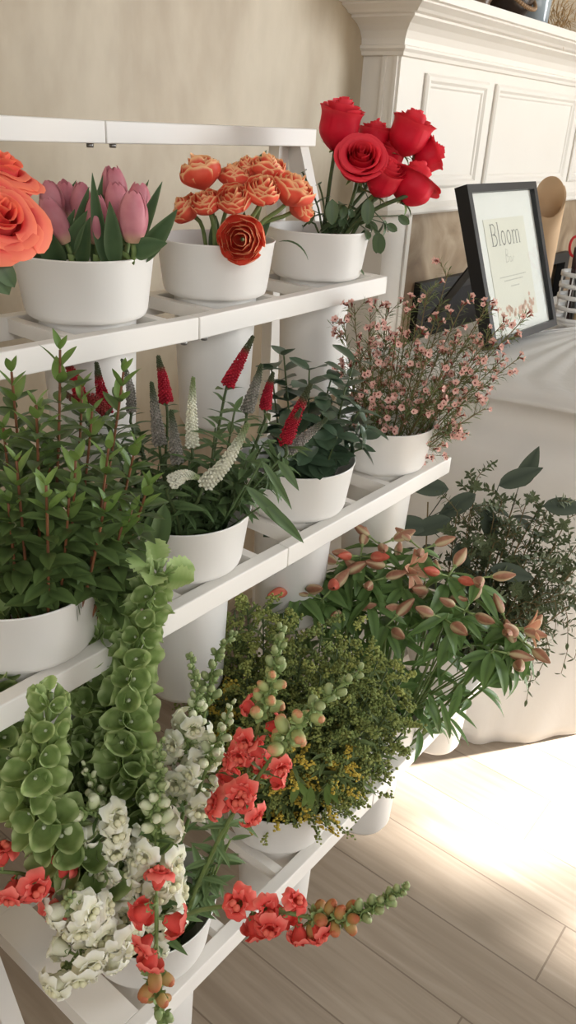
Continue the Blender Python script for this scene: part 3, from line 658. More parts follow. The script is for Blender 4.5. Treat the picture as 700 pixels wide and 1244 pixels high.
# --- coral roses (bucket at the far left of the top tier)
bc = BK[0][0]
for px, py, dd, rp, axis, lab in [(2, 206, -.015, 42, ax(.35, .95, .1), 'large coral rose at the upper left edge, the higher of two'),
                                 (0, 262, -.075, 47, ax(.55, .62, .55), 'large ruffled coral rose at the left edge, lower of two, beside pink tulips')]:
    c = near(px, py, bc, dd); R = px2m(rp, c); H = R * 1.35; base = c - axis * H * .55
    path = from_bucket(bc, [base - axis * .03, base]); r = root_at('coral_rose', path, lab, 'rose', 'coral roses in the top left bucket')
    stem_part(r, path, .0032, .0030, M_STEM); b = MB(); rose_bloom(b, base, axis, R, H, 1.15, 6, .035); b.build('bloom', CORAL_ROSE, r)
    b = MB(); sepals(b, base, axis, .03, .008); b.build('sepals', M_STEM, r)
    b = MB()
    for px2, py2, s in ((4, 318, .030), (-6, 322, .034)) if py > 250 else ():
        q = near(px2 - 12, py2 - 8, bc, -.09); b.leaf(q, ax(.5, -.6, .3), ax(.1, .5, .8), s, s * .55, .7, .2, 'oval')
        b.tube([path[-4], q.lerp(path[-4], .4) , q], .0012, .001, 5)
    pinnate(b, path[14:22], .3, .9, 3, .03, .016, 'oval', bend=.9)
    b.build('foliage', LEAF_DK, r)

# --- pink tulips
bc = BK[0][1]
TL = [(162, 262, -.045, 18, 62, ax(.06, 1, .05), 'largest pink tulip bloom, upright at the front right of its bucket'),
      (139, 226, .02, 15, 46, ax(-.08, 1, .05), 'pink tulip standing highest, behind the largest bloom'),
      (143, 247, -.015, 14, 50, ax(-.1, 1, 0), 'pink tulip just left of the largest bloom'),
      (168, 246, .01, 14, 46, ax(.12, 1, 0), 'pink tulip at the right, behind the largest bloom'),
      (67, 268, -.05, 15, 56, ax(-.38, .9, .1), 'pink tulip leaning left at the front left, beside the coral rose'),
      (63, 242, .0, 14, 42, ax(-.2, 1, 0), 'pink tulip at the left, behind the leaning one'),
      (80, 242, .03, 14, 44, ax(-.05, 1, 0), 'pink tulip in the back row, left half of the bunch'),
      (99, 246, .01, 13, 46, ax(.05, 1, 0), 'pink tulip with split petals in the middle of the bunch'),
      (117, 266, -.04, 14, 58, ax(.02, 1, 0), 'deep pink tulip half hidden by leaves at the front middle')]
for px, py, dd, rp, hp, axis, lab in TL:
    c = near(px, py, bc, dd); R = px2m(rp, c); H = px2m(hp, c); base = c - axis * H * .5
    path = from_bucket(bc, [base - axis * .018 + V((0, 0, -.004)), base]); r = root_at('tulip', path, lab, 'tulip', 'pink tulips')
    stem_part(r, path, .0034, .0032, M_STEM); b = MB(); tulip_bloom(b, base, axis, R, H, rnd(.0, .15)); b.build('bloom', TULIP, r)
    tl = [(r, path)] if 'tl' not in globals() or lab == TL[0][6] else tl + [(r, path)]
LV = [(72, 318, 84, 262, .05, 11, -.05), (92, 316, 102, 236, .0, 11, -.035), (116, 318, 118, 222, .02, 10, 0), (128, 316, 110, 220, -.05, 10, -.06), (140, 318, 133, 252, -.1, 13, -.07),
      (100, 318, 106, 270, -.06, 13, -.075), (70, 318, 56, 280, -.1, 18, -.078), (160, 312, 190, 230, .05, 10, -.02), (172, 314, 208, 262, .1, 14, -.03), (152, 300, 174, 226, 0, 8, .02), (166, 306, 192, 296, .3, 15, -.075), (60, 300, 84, 226, .0, 8, .03), (122, 300, 124, 214, .0, 9, .035), (82, 310, 100, 262, .0, 12, -.07), (146, 312, 150, 262, 0, 8, -.02), (44, 312, 30, 282, -.1, 14, -.06)]
for i, (x0, y0, x1, y1, bnd, wp, dd) in enumerate(LV):
    r, path = tl[i % len(tl)]; dd = max(dd, -.055); p0 = near(x0, y0, bc, dd + .012); q = near(x1, y1, bc, dd - .01); d = q - p0; L = d.length * 1.06
    b = MB(); b.leaf(p0 - d * .12, d, -HF + UZ * .2, L * 1.12, px2m(wp, p0) * 1.7, .25 + bnd, .45, 'lance', n=10, twist=rnd(-.5, .5)); b.build('leaf', TULIP_LEAF, r)

# --- orange double tulips
bc = BK[0][2]
DL = [(244, 209, .0, 27, ax(-.25, .95, .1), 'topmost left orange double tulip, large and upright'), (251, 246, -.03, 20, ax(-.25, .8, .4), 'orange double tulip below the large upright one, left of centre'),
      (226, 254, -.01, 20, ax(-.7, .6, .35), 'leftmost orange double tulip, facing left'), (284, 242, -.04, 22, ax(-.05, .75, .6), 'orange double tulip in the centre of the bunch'),
      (284, 213, .02, 20, ax(-.05, 1, .2), 'orange double tulip in the upper middle of the bunch'), (319, 232, -.03, 23, ax(.15, .85, .45), 'orange double tulip right of the centre with green stems below'),
      (326, 204, .03, 22, ax(.1, 1, .2), 'topmost orange double tulip on the right of the bunch'), (356, 230, .0, 27, ax(.4, .85, .2), 'rightmost large orange double tulip'),
      (366, 250, .03, 20, ax(.7, .5, .1), 'orange double tulip drooping right beside the red roses'), (293, 291, -.085, 29, ax(.0, .12, 1), 'orange double tulip facing forward over the bucket rim'), (300, 205, .045, 17, ax(0, 1, .1), 'orange double tulip at the back of the bunch')]
for i, (px, py, dd, rp, axis, lab) in enumerate(DL):
    c = near(px, py, bc, dd); R = px2m(rp, c); H = R * 1.55; base = c - axis * H * .5
    path = from_bucket(bc, [base], spread=.042); r = root_at('double_tulip', path, lab, 'tulip', 'orange double tulips')
    stem_part(r, path, .0034, .0030, M_STEM); b = MB(); double_bloom(b, base, axis, R, H, .9 if rp < 29 else 1.25); b.build('bloom', DOUBLE, r)
    if i in (0, 3, 5, 7, 8, 6):
        b = MB(); q, d = along(path, .62); b.leaf(q, d + perp(d, rnd(0, 6)) * .35, -HF, .075, .018, .5, .4, 'lance', n=8); b.build('leaf', TULIP_LEAF, r)
    if i == 7:
        b = MB(); q = near(338, 294, bc, -.05); b.leaf(q, ax(.8, .35, .2), UZ, .05, .010, 1.5, .3, 'lance', n=8); b.build('leaf', TULIP_LEAF, r)
    if i == 10:
        b = MB(); q = near(304, 214, bc, .05); b.leaf(q, ax(.5, .8, 0), -HF, .04, .012, .3, .4, 'lance', n=8); b.build('leaf', TULIP_LEAF, r)

# --- red roses
bc = BK[0][3]
RL = [(413, 150, .0, 27, 62, ax(.12, 1, .1), .45, 'red rose at the upper left of the bunch, tall in side view'), (438, 193, -.05, 28, 52, ax(.02, .55, .75), .8, 'red rose facing forward in the centre of the bunch'),
      (498, 160, .02, 26, 56, ax(.3, .95, .1), .5, 'red rose at the upper right of the bunch'), (455, 167, .045, 22, 44, ax(.1, 1, .0), .5, 'red rose at the back of the bunch, half hidden'),
      (467, 216, -.04, 22, 50, ax(.3, .75, .4), .35, 'smaller red rose below the centre one'), (503, 221, -.02, 28, 56, ax(.42, .9, -.25), .95, 'red rose drooping at the lower right, petals hanging'),
      (522, 189, .03, 20, 42, ax(.85, .45, .05), .6, 'red rose pointing right at the far right of the bunch'), (475, 187, .035, 18, 40, ax(.3, .9, .2), .5, 'red rose tucked between the centre and right blooms')]
for i, (px, py, dd, rp, hp, axis, op, lab) in enumerate(RL):
    c = near(px, py, bc, dd); R = px2m(rp, c); H = px2m(hp, c); base = c - axis * H * .5
    path = from_bucket(bc, [base - axis * .035 + V((0, 0, -.01)), base] if i != 5 else [base + V((-.012, -.012, .012)), base], spread=.045); r = root_at('red_rose', path, lab, 'rose', 'red roses')
    stem_part(r, path, .0034, .0030, M_DSTEM); b = MB(); rose_bloom(b, base, axis, R, H, op, 7, .012); b.build('bloom', ROSE_RED, r)
    b = MB(); sepals(b, base, axis, .026, .006); b.build('sepals', M_STEM, r)
    b = MB()
    for t in (.55, .66, .76):
        q, d = along(path, t + rnd(-.04, .04)); o = perp(d, rnd(0, 6)); tp = q + (o + d * .3) * .022; b.tube([q, tp], .0009, .0007, 5)
        for k in range(3):
            b.leaf(tp, o + perp(o, k * 2.1) * .8 - UZ * .5, d, rnd(.016, .026), .014, .7, .2, 'oval')
    if i == 5:
        for x0, y0, dx, dy, s in ((458, 282, .3, -1, .034), (462, 284, -.1, -1, .030), (470, 272, .7, -.4, .02), (484, 262, .8, -.5, .022)):
            q = near(x0, y0, bc, -.03); b.leaf(q, ax(dx, dy, .1), -HF, s, s * .6, .4, .2, 'oval'); b.tube([along(path, .7)[0], q], .0009, .0007, 5)
    if i in (0, 4):
        q = near(402 if i == 0 else 445, 268, bc, -.05); b.leaf(q + UZ * .03, ax(.05, -1, .2), -HF, .036, .020, .2, .2, 'oval')
    b.build('foliage', LEAF_DK, r)
# bare stalks with dark leaves left of the roses
r = root_at('leafy_stalk', [near(384, 300, bc, 0)], 'dark leafy stalk without bloom left of the red roses', 'stalk')
for pts in ([(395, 290), (386, 250), (368, 210)], [(392, 290), (380, 268), (369, 275)], [(400, 290), (392, 240), (388, 225)]):
    path = from_bucket(bc, [near(x, y, bc, .0) for x, y in pts], spread=.03); b = MB(); b.tube(path, .0022, .0016, 6); b.build('stem', M_DSTEM, r)
    b = MB(); pinnate(b, path[14:], .3, 1, 3, .03, .017, 'oval', bend=.5); b.build('foliage', LEAF_DK, r)
# ------------------------------------------------------------------ middle tier
MYRTLE = veg('mid green glossy leaf', G(30, 44, 27), G(60, 80, 42), tone=G(84, 104, 58), tone_range=(-.9, .6), rough=.36, trans=.18, scale=24, rand=.5, spec=.45)
MYRTLE_TIP = veg('fresh green leaf', G(92, 120, 56), G(122, 146, 78), rough=.4, trans=.25, scale=30)
bc = BK[1][0]
ML = [(73, 425, .0), (14, 452, .02), (112, 500, .03), (44, 492, -.02), (150, 452, .05), (165, 540, .02), (180, 590, .0), (132, 545, -.03), (92, 560, -.05), (20, 560, -.06), (4, 520, 0), (56, 590, -.08), (128, 610, -.05), (160, 620, -.01), (10, 610, -.06), (84, 605, -.06), (148, 640, -.02), (60, 540, .0), (-20, 500, .03), (-30, 600, -.03), (100, 470, .06), (30, 530, .05)]
for i, (px, py, dd) in enumerate(ML):
    hd = near(px, py, bc, dd); path = from_bucket(bc, [hd], spread=.06)
    path = resample(bez(path[0], path[8].lerp(V((hd.x, hd.y, path[8].z)), .45), hd, 16), 24)
    r = root_at('greenery_branch', path, ('tallest leafy branch with bare reddish stem in the left middle bucket' if i == 0 else 'leafy green branch with reddish stem in the left middle bucket'), 'foliage branch', 'leafy branches in the left middle bucket')
    stem_part(r, path, .0021, .0012, M_RSTEM)
    b = MB(); nn = int(8 + (hd.z - bc.z) / .024); pinnate(b, path, .53, .93, nn, .040, .0185, 'lance', out=.76, bend=.6, fold=.25, jitter=1.0, taper=.35, drop=.08); b.build('foliage', MYRTLE, r)
    b = MB(); pinnate(b, path, .93, 1.0, 3, .026, .011, 'lance', out=.45, bend=.2, jitter=.4, taper=.3); b.build('tip_leaves', MYRTLE_TIP, r)

# --- speedwell: red and white spikes
SP_RED = veg('crimson speedwell', G(188, 30, 50), G(152, 24, 42), tone=G(72, 78, 52), tone_range=(.62, .80), rough=.7, trans=.05, scale=90)
SP_PINK = veg('dull red speedwell', G(150, 58, 52), G(128, 48, 44), tone=G(72, 80, 52), tone_range=(.6, .9), rough=.7, trans=.05, scale=90)
SP_WHITE = veg('white speedwell', G(240, 238, 222), G(226, 224, 200), tone=G(132, 146, 98), tone_range=(.55, .95), rough=.7, trans=.1, scale=90)
SP_GREY = veg('grey green speedwell buds', G(168, 160, 152), G(112, 112, 100), tone=G(72, 84, 56), tone_range=(.5, .95), rough=.7, trans=.05, scale=160)
SP_LEAF = veg('dark speedwell leaf', G(42, 58, 38), G(70, 92, 54), tone=G(90, 112, 70), tone_range=(-.6, .6), rough=.45, trans=.15, scale=40, rand=.5)
def florets_spike(b, path, t0, t1, r, n, green_tip=True):
    for i in range(n):
        f = (i + .5) / n; t = t0 + (t1 - t0) * f; p, d = along(path, t); rr = r * (1 - .78 * f ** 1.6) * rnd(.9, 1.1); a = i * 2.39996
        b.octa(p + perp(d, a) * rr, r * .34 * (1 - .5 * f) * rnd(.8, 1.2), 0, f)
    b.tube([along(path, t0 + (t1 - t0) * k / 10)[0] for k in range(11)], r * .75, r * .16, 7, 0)
bc = BK[1][1]
SL = [([(99, 488), (92, 462), (84, 445), (80, 428)], .02, 9, SP_RED, 'curved', 'crimson speedwell spike with hooked dark tip, leftmost beside the leafy branches'),
      ([(130, 502), (122, 470), (117, 440)], .02, 9, SP_RED, '', 'crimson speedwell spike second from the left, pointed green tip'),
      ([(128, 500), (112, 484), (88, 484), (72, 470)], -.01, 8, SP_PINK, '', 'dull red speedwell spike lying sideways behind the greenery'),
      ([(202, 488), (198, 460), (192, 432)], .03, 9, SP_RED, '', 'crimson speedwell spike standing alone under the top shelf rail'),
      ([(276, 468), (288, 446), (308, 408)], .03, 9, SP_RED, '', 'crimson speedwell spike tilted right with long dark tip'),
      ([(322, 496), (326, 474), (332, 452)], .03, 8, SP_RED, '', 'short crimson speedwell spike in front of the ruscus leaves'),
      ([(346, 540), (358, 508), (378, 466)], -.01, 10, SP_RED, '', 'long crimson speedwell spike slanting over the ruscus bucket'),
      ([(348, 538), (356, 516), (366, 496)], -.03, 7, SP_RED, '', 'short crimson speedwell spike in front of the long slanting one'),
      ([(234, 542), (233, 500), (235, 458)], -.02, 9, SP_WHITE, '', 'upright white speedwell spike in the middle of the bucket'),
      ([(248, 590), (276, 560), (302, 514)], -.05, 11, SP_WHITE, '', 'large white speedwell spike slanting right at the front'),
      ([(208, 586), (224, 577), (242, 580)], -.07, 10, SP_WHITE, '', 'short white speedwell spike lying level, drooping at its tip'),
      ([(194, 540), (189, 500), (184, 464)], .0, 9, SP_GREY, '', 'grey speedwell spike left of the upright white one'),
      ([(216, 562), (212, 532), (208, 498)], -.03, 9, SP_GREY, '', 'grey speedwell spike in front, left of the white ones'),
      ([(350, 548), (372, 530), (398, 508)], -.02, 8, SP_GREY, '', 'grey speedwell spike slanting right under the crimson one'),
      ([(300, 500), (310, 470), (318, 442)], .02, 9, SP_GREY, '', 'grey speedwell spike right of the tilted crimson one'),
      ([(160, 500), (158, 470), (148, 436)], .03, 7, SP_GREY, '', 'grey speedwell spike rising between two crimson ones under the shelf')]
for i, (pts, dd, rp, mt, fl, lab) in enumerate(SL):
    P = [near(x, y, bc, dd) for x, y in pts]; rr = px2m(rp, P[0]) * .80
    head = resample(smooth(P), 16); low = P[0] + (P[0] - P[1]) * .35 - UZ * .012
    stem = from_bucket(bc, [low, P[0]], spread=.05)
    r = root_at('speedwell', stem, lab, 'flower', 'speedwell spikes')
    stem_part(r, stem, .0020, .0018, M_DSTEM); b = MB(); florets_spike(b, head, 0, 1, rr, 230); b.build('flower_spike', mt, r)
    b = MB(); pinnate(b, stem, .48, .98, 13, .040, .0105, 'lance', out=.8, bend=.7, jitter=.5, taper=.25, wave=.1); b.build('foliage', SP_LEAF, r)
for i, (pts, lab) in enumerate([([(230, 560)], 0), ([(262, 520)], 0), ([(170, 530)], 0), ([(300, 560)], 0), ([(150, 580)], 0), ([(250, 600)], 0), ([(205, 610)], 0), ([(320, 540)], 0), ([(280, 610)], 0), ([(285, 500)], 0), ([(235, 640)], 0), ([(180, 600)], 0), ([(335, 580)], 0)]):
    hd = near(*pts[0], bc, rnd(-.06, .04)); st = from_bucket(bc, [hd], spread=.055); r = root_at('leafy_speedwell_stem', st, 'flowerless leafy speedwell stem in the middle tier bucket', 'foliage stem', 'flowerless speedwell stems')
    stem_part(r, st, .0019, .0012, M_DSTEM); b = MB(); pinnate(b, st, .42, 1, 15, .042, .011, 'lance', out=.75, bend=.6, jitter=.5, taper=.3, wave=.1); b.build('foliage', SP_LEAF, r)
    if i in (6, 8, 12, 7):
        b = MB()
        for x0, y0, x1, y1, wpx in {6: ((200, 612, 192, 690, 26), (186, 620, 178, 668, 12)), 8: ((298, 590, 360, 668, 16),), 12: ((318, 560, 348, 624, 10), (322, 612, 360, 668, 14)), 7: ((338, 560, 352, 600, 12),)}[i]:
            p0 = near(x0, y0, bc, -.085); q = near(x1, y1, bc, -.095); b.leaf(p0, (q - p0) + UZ * .02, -HF + RH_ * .4 + UZ * .4, (q - p0).length * 1.05, px2m(wpx, p0), .5, .3, 'lance', n=10, wave=.12)
            b.tube([along(st, .62)[0], p0], .0012, .001, 5)
        b.build('drooping_leaf', SP_LEAF, r)

# --- ruscus
RUSCUS = veg('dark glossy ruscus leaf', G(34, 48, 36), G(50, 68, 48), tone=G(70, 90, 68), tone_range=(-.7, .5), rough=.33, trans=.08, scale=26, spec=.5, rand=.5)
bc = BK[1][2]
for i, (px, py, dd) in enumerate([(345, 432, .03), (376, 450, .0), (402, 462, .02), (420, 470, .0), (436, 500, -.01), (395, 500, -.05), (365, 480, .04), (352, 520, -.04), (380, 540, -.07), (410, 530, -.06), (446, 520, .0), (430, 440, .05), (330, 450, .05), (440, 545, -.03), (362, 556, -.07)]):
    hd = near(px, py, bc, dd); path = from_bucket(bc, [hd], spread=.055); r = root_at('ruscus_branch', path, 'dark glossy broad leaved branch in the second bucket from the right, middle tier', 'foliage branch', 'ruscus branches')
    stem_part(r, path, .0022, .0012, M_DSTEM); b = MB(); pinnate(b, path, .42, 1.0, 10, .047, .029, 'oval', out=.8, bend=.5, fold=.18, jitter=.6, taper=.2, whorl=2); b.build('foliage', RUSCUS, r)

# --- waxflower
WAX = veg('pale pink waxflower petal', G(236, 192, 178), G(222, 164, 152), tone=G(242, 214, 200), tone_range=(.3, 1.2), rough=.6, trans=.2, scale=60)
WAXC = veg('dark red flower centre', G(112, 48, 44), G(140, 70, 58), rough=.6, trans=0)
NEEDLE = veg('fine green needle', G(92, 106, 60), G(122, 134, 82), rough=.6, trans=.1)
def wax_mesh(s):
    b = MB(); r = .0052
    for k in range(5):
        a = 2 * PI * k / 5 + s; d = V((0.35, math.cos(a), math.sin(a))); b.leaf(V((0.001, 0, 0)) + d * .001, d, V((1, 0, 0)), r, r * .95, -.3, .2, 'oval', n=4, mi=0)
    b.blob((.0012, 0, 0), .0016, 1, 0, axis=(1, 0, 0), stretch=.7, n=8, rings=4); b.tube([(-.005, 0, 0), (.001, 0, 0)], .0008, .0017, 6, 1); return data_of(b, 'blossom', [WAX, WAXC])
WMS = [wax_mesh(.3 * k) for k in range(3)]
bc = BK[1][3]
WL = [(418, 392, .0), (430, 372, .02), (448, 400, -.03), (470, 372, .03), (436, 420, -.04), (492, 380, .0), (520, 352, .03), (545, 330, .04), (505, 400, -.03), (535, 390, .0), (562, 372, .02), (596, 366, .02), (640, 384, .01), (612, 392, -.02), (560, 410, -.03), (600, 420, -.02), (612, 436, -.03), (576, 440, -.04), (540, 450, -.05), (590, 496, -.05), (560, 505, -.05), (480, 420, -.05), (520, 430, -.06), (460, 440, -.05), (450, 380, .05), (500, 365, .05), (580, 396, .03), (632, 434, .0), (425, 440, .0), (470, 400, .02), (548, 520, -.04)]
for i, (px, py, dd) in enumerate(WL):
    hd = near(px, py, bc, dd); path = from_bucket(bc, [hd], spread=.045); path = resample(bez(path[0], path[9], hd, 16), 24)
    lab = {12: 'long waxflower sprig reaching right across the picture frame', 7: 'tallest waxflower sprig with buds, left of the picture frame', 19: 'low waxflower sprig reaching right over the bucket rim'}.get(i, 'pink waxflower sprig in the right bucket of the middle tier')
    r = root_at('waxflower_sprig', path, lab, 'flower', 'waxflower sprigs')
    b = MB(); b.tube(path, .0013, .0007, 5); nb = MB(); tips = []
    for k in range(10):
        t = rnd(.50, .98); p, d = along(path, t); L = rnd(.02, .048) * (1.2 - t * .5); e = p + (d * .75 + perp(d, rnd(0, 6)) * .65).normalized() * L
        b.tube([p, p.lerp(e, .5) + UZ * .002, e], .0006, .0004, 4); tips.append((e, (e - p).normalized())); pinnate(nb, [p, p.lerp(e, .5), e], .1, 1, 7, .015, .0016, 'lance', out=.5, whorl=2, jitter=1, taper=.1, nseg=2)
    b.build('stem', M_BSTEM, r)
    pinnate(nb, path, .42, 1.0, 28, .020, .0022, 'lance', out=.55, whorl=2, jitter=1.2, taper=.2, nseg=3); nb.build('foliage', NEEDLE, r)
    tips.append((hd, along(path, 1)[1]))
    bare = i in (7, 6)
    for e, d in tips:
        for q in range(R_.choice((1, 2, 2))):
            if bare and R_.random() < .8: continue
            o = (d + rvec() * .8 - HF * .25).normalized(); place(R_.choice(WMS), 'blossom', r, e + o * .005 + rvec() * .003, o, UZ, rnd(.75, 1.15), rnd(0, 6))
# ------------------------------------------------------------------ bottom tier: bells of Ireland
BELL = veg('light green bell calyx', G(156, 176, 110), G(122, 146, 84), tone=G(192, 206, 150), tone_range=(.55, 1.1), rough=.5, trans=.32, scale=50, rand=.3, spec=.25)
BELL_DK = veg('green bell bract', G(132, 160, 88), G(152, 178, 104), tone=G(180, 200, 134), tone_range=(-.2, 1.0), rough=.5, trans=.3, scale=40)
BELLIN = veg('white bell flower', G(232, 232, 214), G(214, 220, 190), rough=.6, trans=.2)
def bell_mesh(s):
    b = MB(); rows = []; T = []; n = 20
    for j in range(8):
        v = j / 7; row = []; t = []
        for k in range(n):
            a = 2 * PI * k / n; r = .0022 + .0098 * math.sin(min(1, v * 1.05) * PI / 2) ** .8 * (1 + .07 * v * math.sin(3 * a + s)); r += .0022 * (max(0, v - .75) / .25) ** 2
            x = .002 + .024 * v + .0012 * v * v * math.sin(5 * a + s + 1.2) + (.006 * math.cos(a) * v)
            row.append(V((x, r * math.cos(a) * (1 + .15 * math.sin(s)), r * math.sin(a) * .92))); t.append(v * (.6 + .4 * abs(math.sin(2.5 * a))))
        rows.append(row); T.append(t)
    b.grid(rows, 0, T, True); b.tube([(-.006, 0, 0), (.003, 0, 0)], .0012, .0025, 6, 0)
    b.blob((.007, .001, 0), .0020, 1, 0, axis=(1, 0, 0), stretch=1.3, n=8, rings=5); return data_of(b, 'bell', [BELL, BELLIN])
BMS = [bell_mesh(s) for s in (0.2, 1.4, 2.9, 4.1)]
bc = BK[2][0]
bell_spikes = [([(166, 1060), (150, 940), (158, 830), (176, 745), (196, 690)], [-.01, .0, .02, .03, .03], 'tallest bells of Ireland spike, rising over the middle shelf rail', .36, 1.0),
               ([(150, 1060), (112, 930), (104, 840), (122, 770), (140, 715)], [-.0, .02, .03, .045, .05], 'bells of Ireland spike left of the tallest one', .36, 1.0),
               ([(130, 1080), (40, 980), (48, 930), (58, 880), (62, 842)], [-.06, -.10, -.105, -.10, -.095], 'pale bells of Ireland spike nearest the front, at the left', .36, 1.0),
               ([(120, 1070), (20, 930), (-4, 850), (2, 790), (18, 752)], [-.03, -.03, -.02, -.01, .0], 'bells of Ireland spike at the left edge with a leafy tuft on top', .36, 1.0),
               ([(140, 1070), (96, 960), (78, 880), (70, 830)], [-.01, -.0, .01, .02], 'short bells of Ireland spike between the left and the tall ones', .4, 1.0),
               ([(170, 1070), (168, 960), (150, 900), (128, 856)], [-.03, -.01, .01, .02], 'bells of Ireland spike low in the middle of the bunch', .4, 1.0)]
for i, (pts, dds, lab, t0, sc0) in enumerate(bell_spikes):
    P = [near(x, y, bc, d) for (x, y), d in zip(pts, dds)]; st = from_bucket(bc, P, spread=.05, deep=-.12); path = resample(st, 40)
    r = root_at('bells_of_ireland', st, lab, 'flower', 'bells of Ireland spikes'); stem_part(r, st, .0038, .0022, M_STEM, 8)
    L = sum((a - b_).length for a, b_ in zip(path, path[1:])); nw = int(L * (1 - t0) / .0225)
    for w_ in range(nw):
        f = w_ / max(nw - 1, 1); t = t0 + (.985 - t0) * f; p, d = along(path, t); s = 1.16 - .62 * f ** 2.2
        for k in range(6):
            a = w_ * .52 + k * PI / 3 + rnd(-.15, .15); o = (perp(d, a) * .80 + d * .55 - HF * .05).normalized()
            place(R_.choice(BMS), 'bell', r, p + perp(d, a) * .0055, o, d, s * rnd(.88, 1.1), rnd(0, 6))
    b = MB(); p, d = along(path, 1)
    for k in range(5):
        o = perp(d, k * 1.256 + .3); Lf = .034 if i != 2 else .016
        lp = p + o * Lf * .28 - d * .012 * k / 5; ld = (d * rnd(.1, .9) + o).normalized(); b = MB(); b.tube([p - d * .015, lp], .0012, .0010, 5); b.leaf(lp, ld, (d - HF * .6 + rvec() * .3), Lf * rnd(.8, 1.05), Lf * .80, rnd(-.1, .8), .25, 'oval', n=13, wave=.12, serr=.11); b.build('bract', BELL_DK, r)
    b = MB(); pinnate(b, path, .50, .93, 5, .024, .016, 'oval', out=.9, bend=.6, wave=.2); b.build('foliage', BELL_DK, r)

# ------------------------------------------------------------------ snapdragons
SNAP_W = veg('creamy white snapdragon petal', G(242, 240, 220), G(232, 231, 200), tone=G(248, 247, 236), tone_range=(.5, 1.1), rough=.6, trans=.25, scale=90, spec=.2)
SNAP_Y = veg('pale yellow snapdragon palate', G(238, 234, 202), G(230, 228, 186), rough=.6, trans=.2, scale=90)
SNAP_C = veg('coral snapdragon petal', G(234, 98, 88), G(220, 78, 70), tone=G(242, 134, 120), tone_range=(.45, 1.1), rough=.6, trans=.22, scale=90, spec=.2)
SNAP_O = veg('orange snapdragon palate', G(234, 118, 98), G(226, 98, 82), rough=.6, trans=.2, scale=90)
CALYX = veg('pale green calyx', G(122, 144, 84), G(148, 166, 108), rough=.55, trans=.1)
BUD_W = veg('greenish white bud', G(206, 214, 168), G(182, 196, 140), tone=G(226, 228, 196), tone_range=(.3, 1.0), rough=.5, trans=.15)
BUD_C = veg('coral tipped bud', G(160, 174, 110), G(172, 178, 118), tone=G(222, 132, 104), tone_range=(.6, 1.1), rough=.5, trans=.15)
BUD_B = veg('bronze bud', G(176, 132, 78), G(162, 140, 82), tone=G(186, 96, 68), tone_range=(.4, 1.1), rough=.5, trans=.12)
BUD_G = veg('green bud', G(112, 132, 78), G(138, 154, 102), tone=G(164, 174, 124), tone_range=(.2, 1.1), rough=.5, trans=.12)
def lobe(b, phi, w, L, out, r0, x0, ruff, sd, mi=0, curl=0.0):
    rows = []; T = []
    for j in range(7):
        v = j / 6; row = []; t = []
        for i in range(9):
            u = -1 + i / 4; vv = v * (1 - .70 * u ** 4); a = phi + u * w * (1 - .25 * v)
            ang = out + curl * vv; rr = r0 * (1 + .10 * v) + L * vv * math.sin(ang); x = x0 + L * vv * math.cos(ang)
            k = ruff * vv * vv; rr += k * math.sin(u * 6 + sd); x += k * math.cos(u * 7 + sd * 2)
            row.append(V((x, rr * math.cos(a), rr * math.sin(a)))); t.append(v)
        rows.append(row); T.append(t)
    b.grid(rows, mi, T)
def floret_mesh(nm, m1, m2, s):
    b = MB(); rows = []; T = []; n = 14
    for j in range(8):                                             # pouched tube
        v = j / 7; r = .0040 + .0056 * math.sin(v * 1.9) ; rows.append([V((v * .021, r * math.cos(2 * PI * k / n) * .92, r * math.sin(2 * PI * k / n))) for k in range(n)]); T.append([.2 * v] * n)
    b.grid(rows, 0, T, True)
    for k, ph in enumerate((PI / 2 - .55, PI / 2 + .55)): lobe(b, ph, 1.0, .0108, .40 + .1 * math.sin(s), .0088, .0175, .0017, s + k, 0, 1.5)        # upper lip
    for k, ph in enumerate((-PI / 2 - .95, -PI / 2, -PI / 2 + .95)): lobe(b, ph, .85, .0104, .55 + .1 * math.cos(s + k), .0088, .0175, .0017, s + k * 2, 0, 2.2)   # lower lip
    b.blob((.0205, .0030, -.0030), .0038, 1, n=9, rings=6); b.blob((.0205, -.0030, -.0030), .0038, 1, n=9, rings=6)
    for k in range(3): lobe(b, 2.1 * k + s, 1.1, .0070, .35, .0050, .0175, .0030, s * 2 + k, 0, .8)
    for k in range(5): b.leaf((-.001, 0, 0), V((.9, .7 * math.cos(k * 1.257), .7 * math.sin(k * 1.257))), V((-1, 0, 0)) , .009, .0055, -.5, .3, 'oval', n=4, mi=2)
    b.tube([(-.007, 0, -.001), (-.001, 0, 0)], .0012, .0016, 6, 2); return data_of(b, nm, [m1, m2, CALYX])
def bud_mesh(m, s):
    b = MB(); b.blob((.0065, 0, 0), .0050, 0, 0.0, axis=(1, .12, .1 * s), stretch=1.5, n=10, rings=8, t1=1.0); b.blob((.0105, .0008, -.0016), .0034, 0, .9, n=8, rings=6)
    for k in range(5): b.leaf((-.001, 0, 0), V((.8, .8 * math.cos(k * 1.257), .8 * math.sin(k * 1.257))), V((-1, 0, 0)), .0090, .0058, -.6, .3, 'oval', n=4, mi=1)
    b.tube([(-.006, 0, -.001), (0, 0, 0)], .0012, .0014, 6, 1); return data_of(b, 'bud', [m, CALYX])
FW = [floret_mesh('floret', SNAP_W, SNAP_Y, s) for s in (.3, 1.7, 3.1, 4.4)]
FC = [floret_mesh('floret', SNAP_C, SNAP_O, s) for s in (.3, 1.7, 3.1, 4.4)]
BW = [bud_mesh(BUD_W, s) for s in (-1, 1)]; BC_ = [bud_mesh(BUD_C, s) for s in (-1, 1)]; BB = [bud_mesh(BUD_B, s) for s in (-1, 1)]; BG = [bud_mesh(BUD_G, s) for s in (-1, 1)]
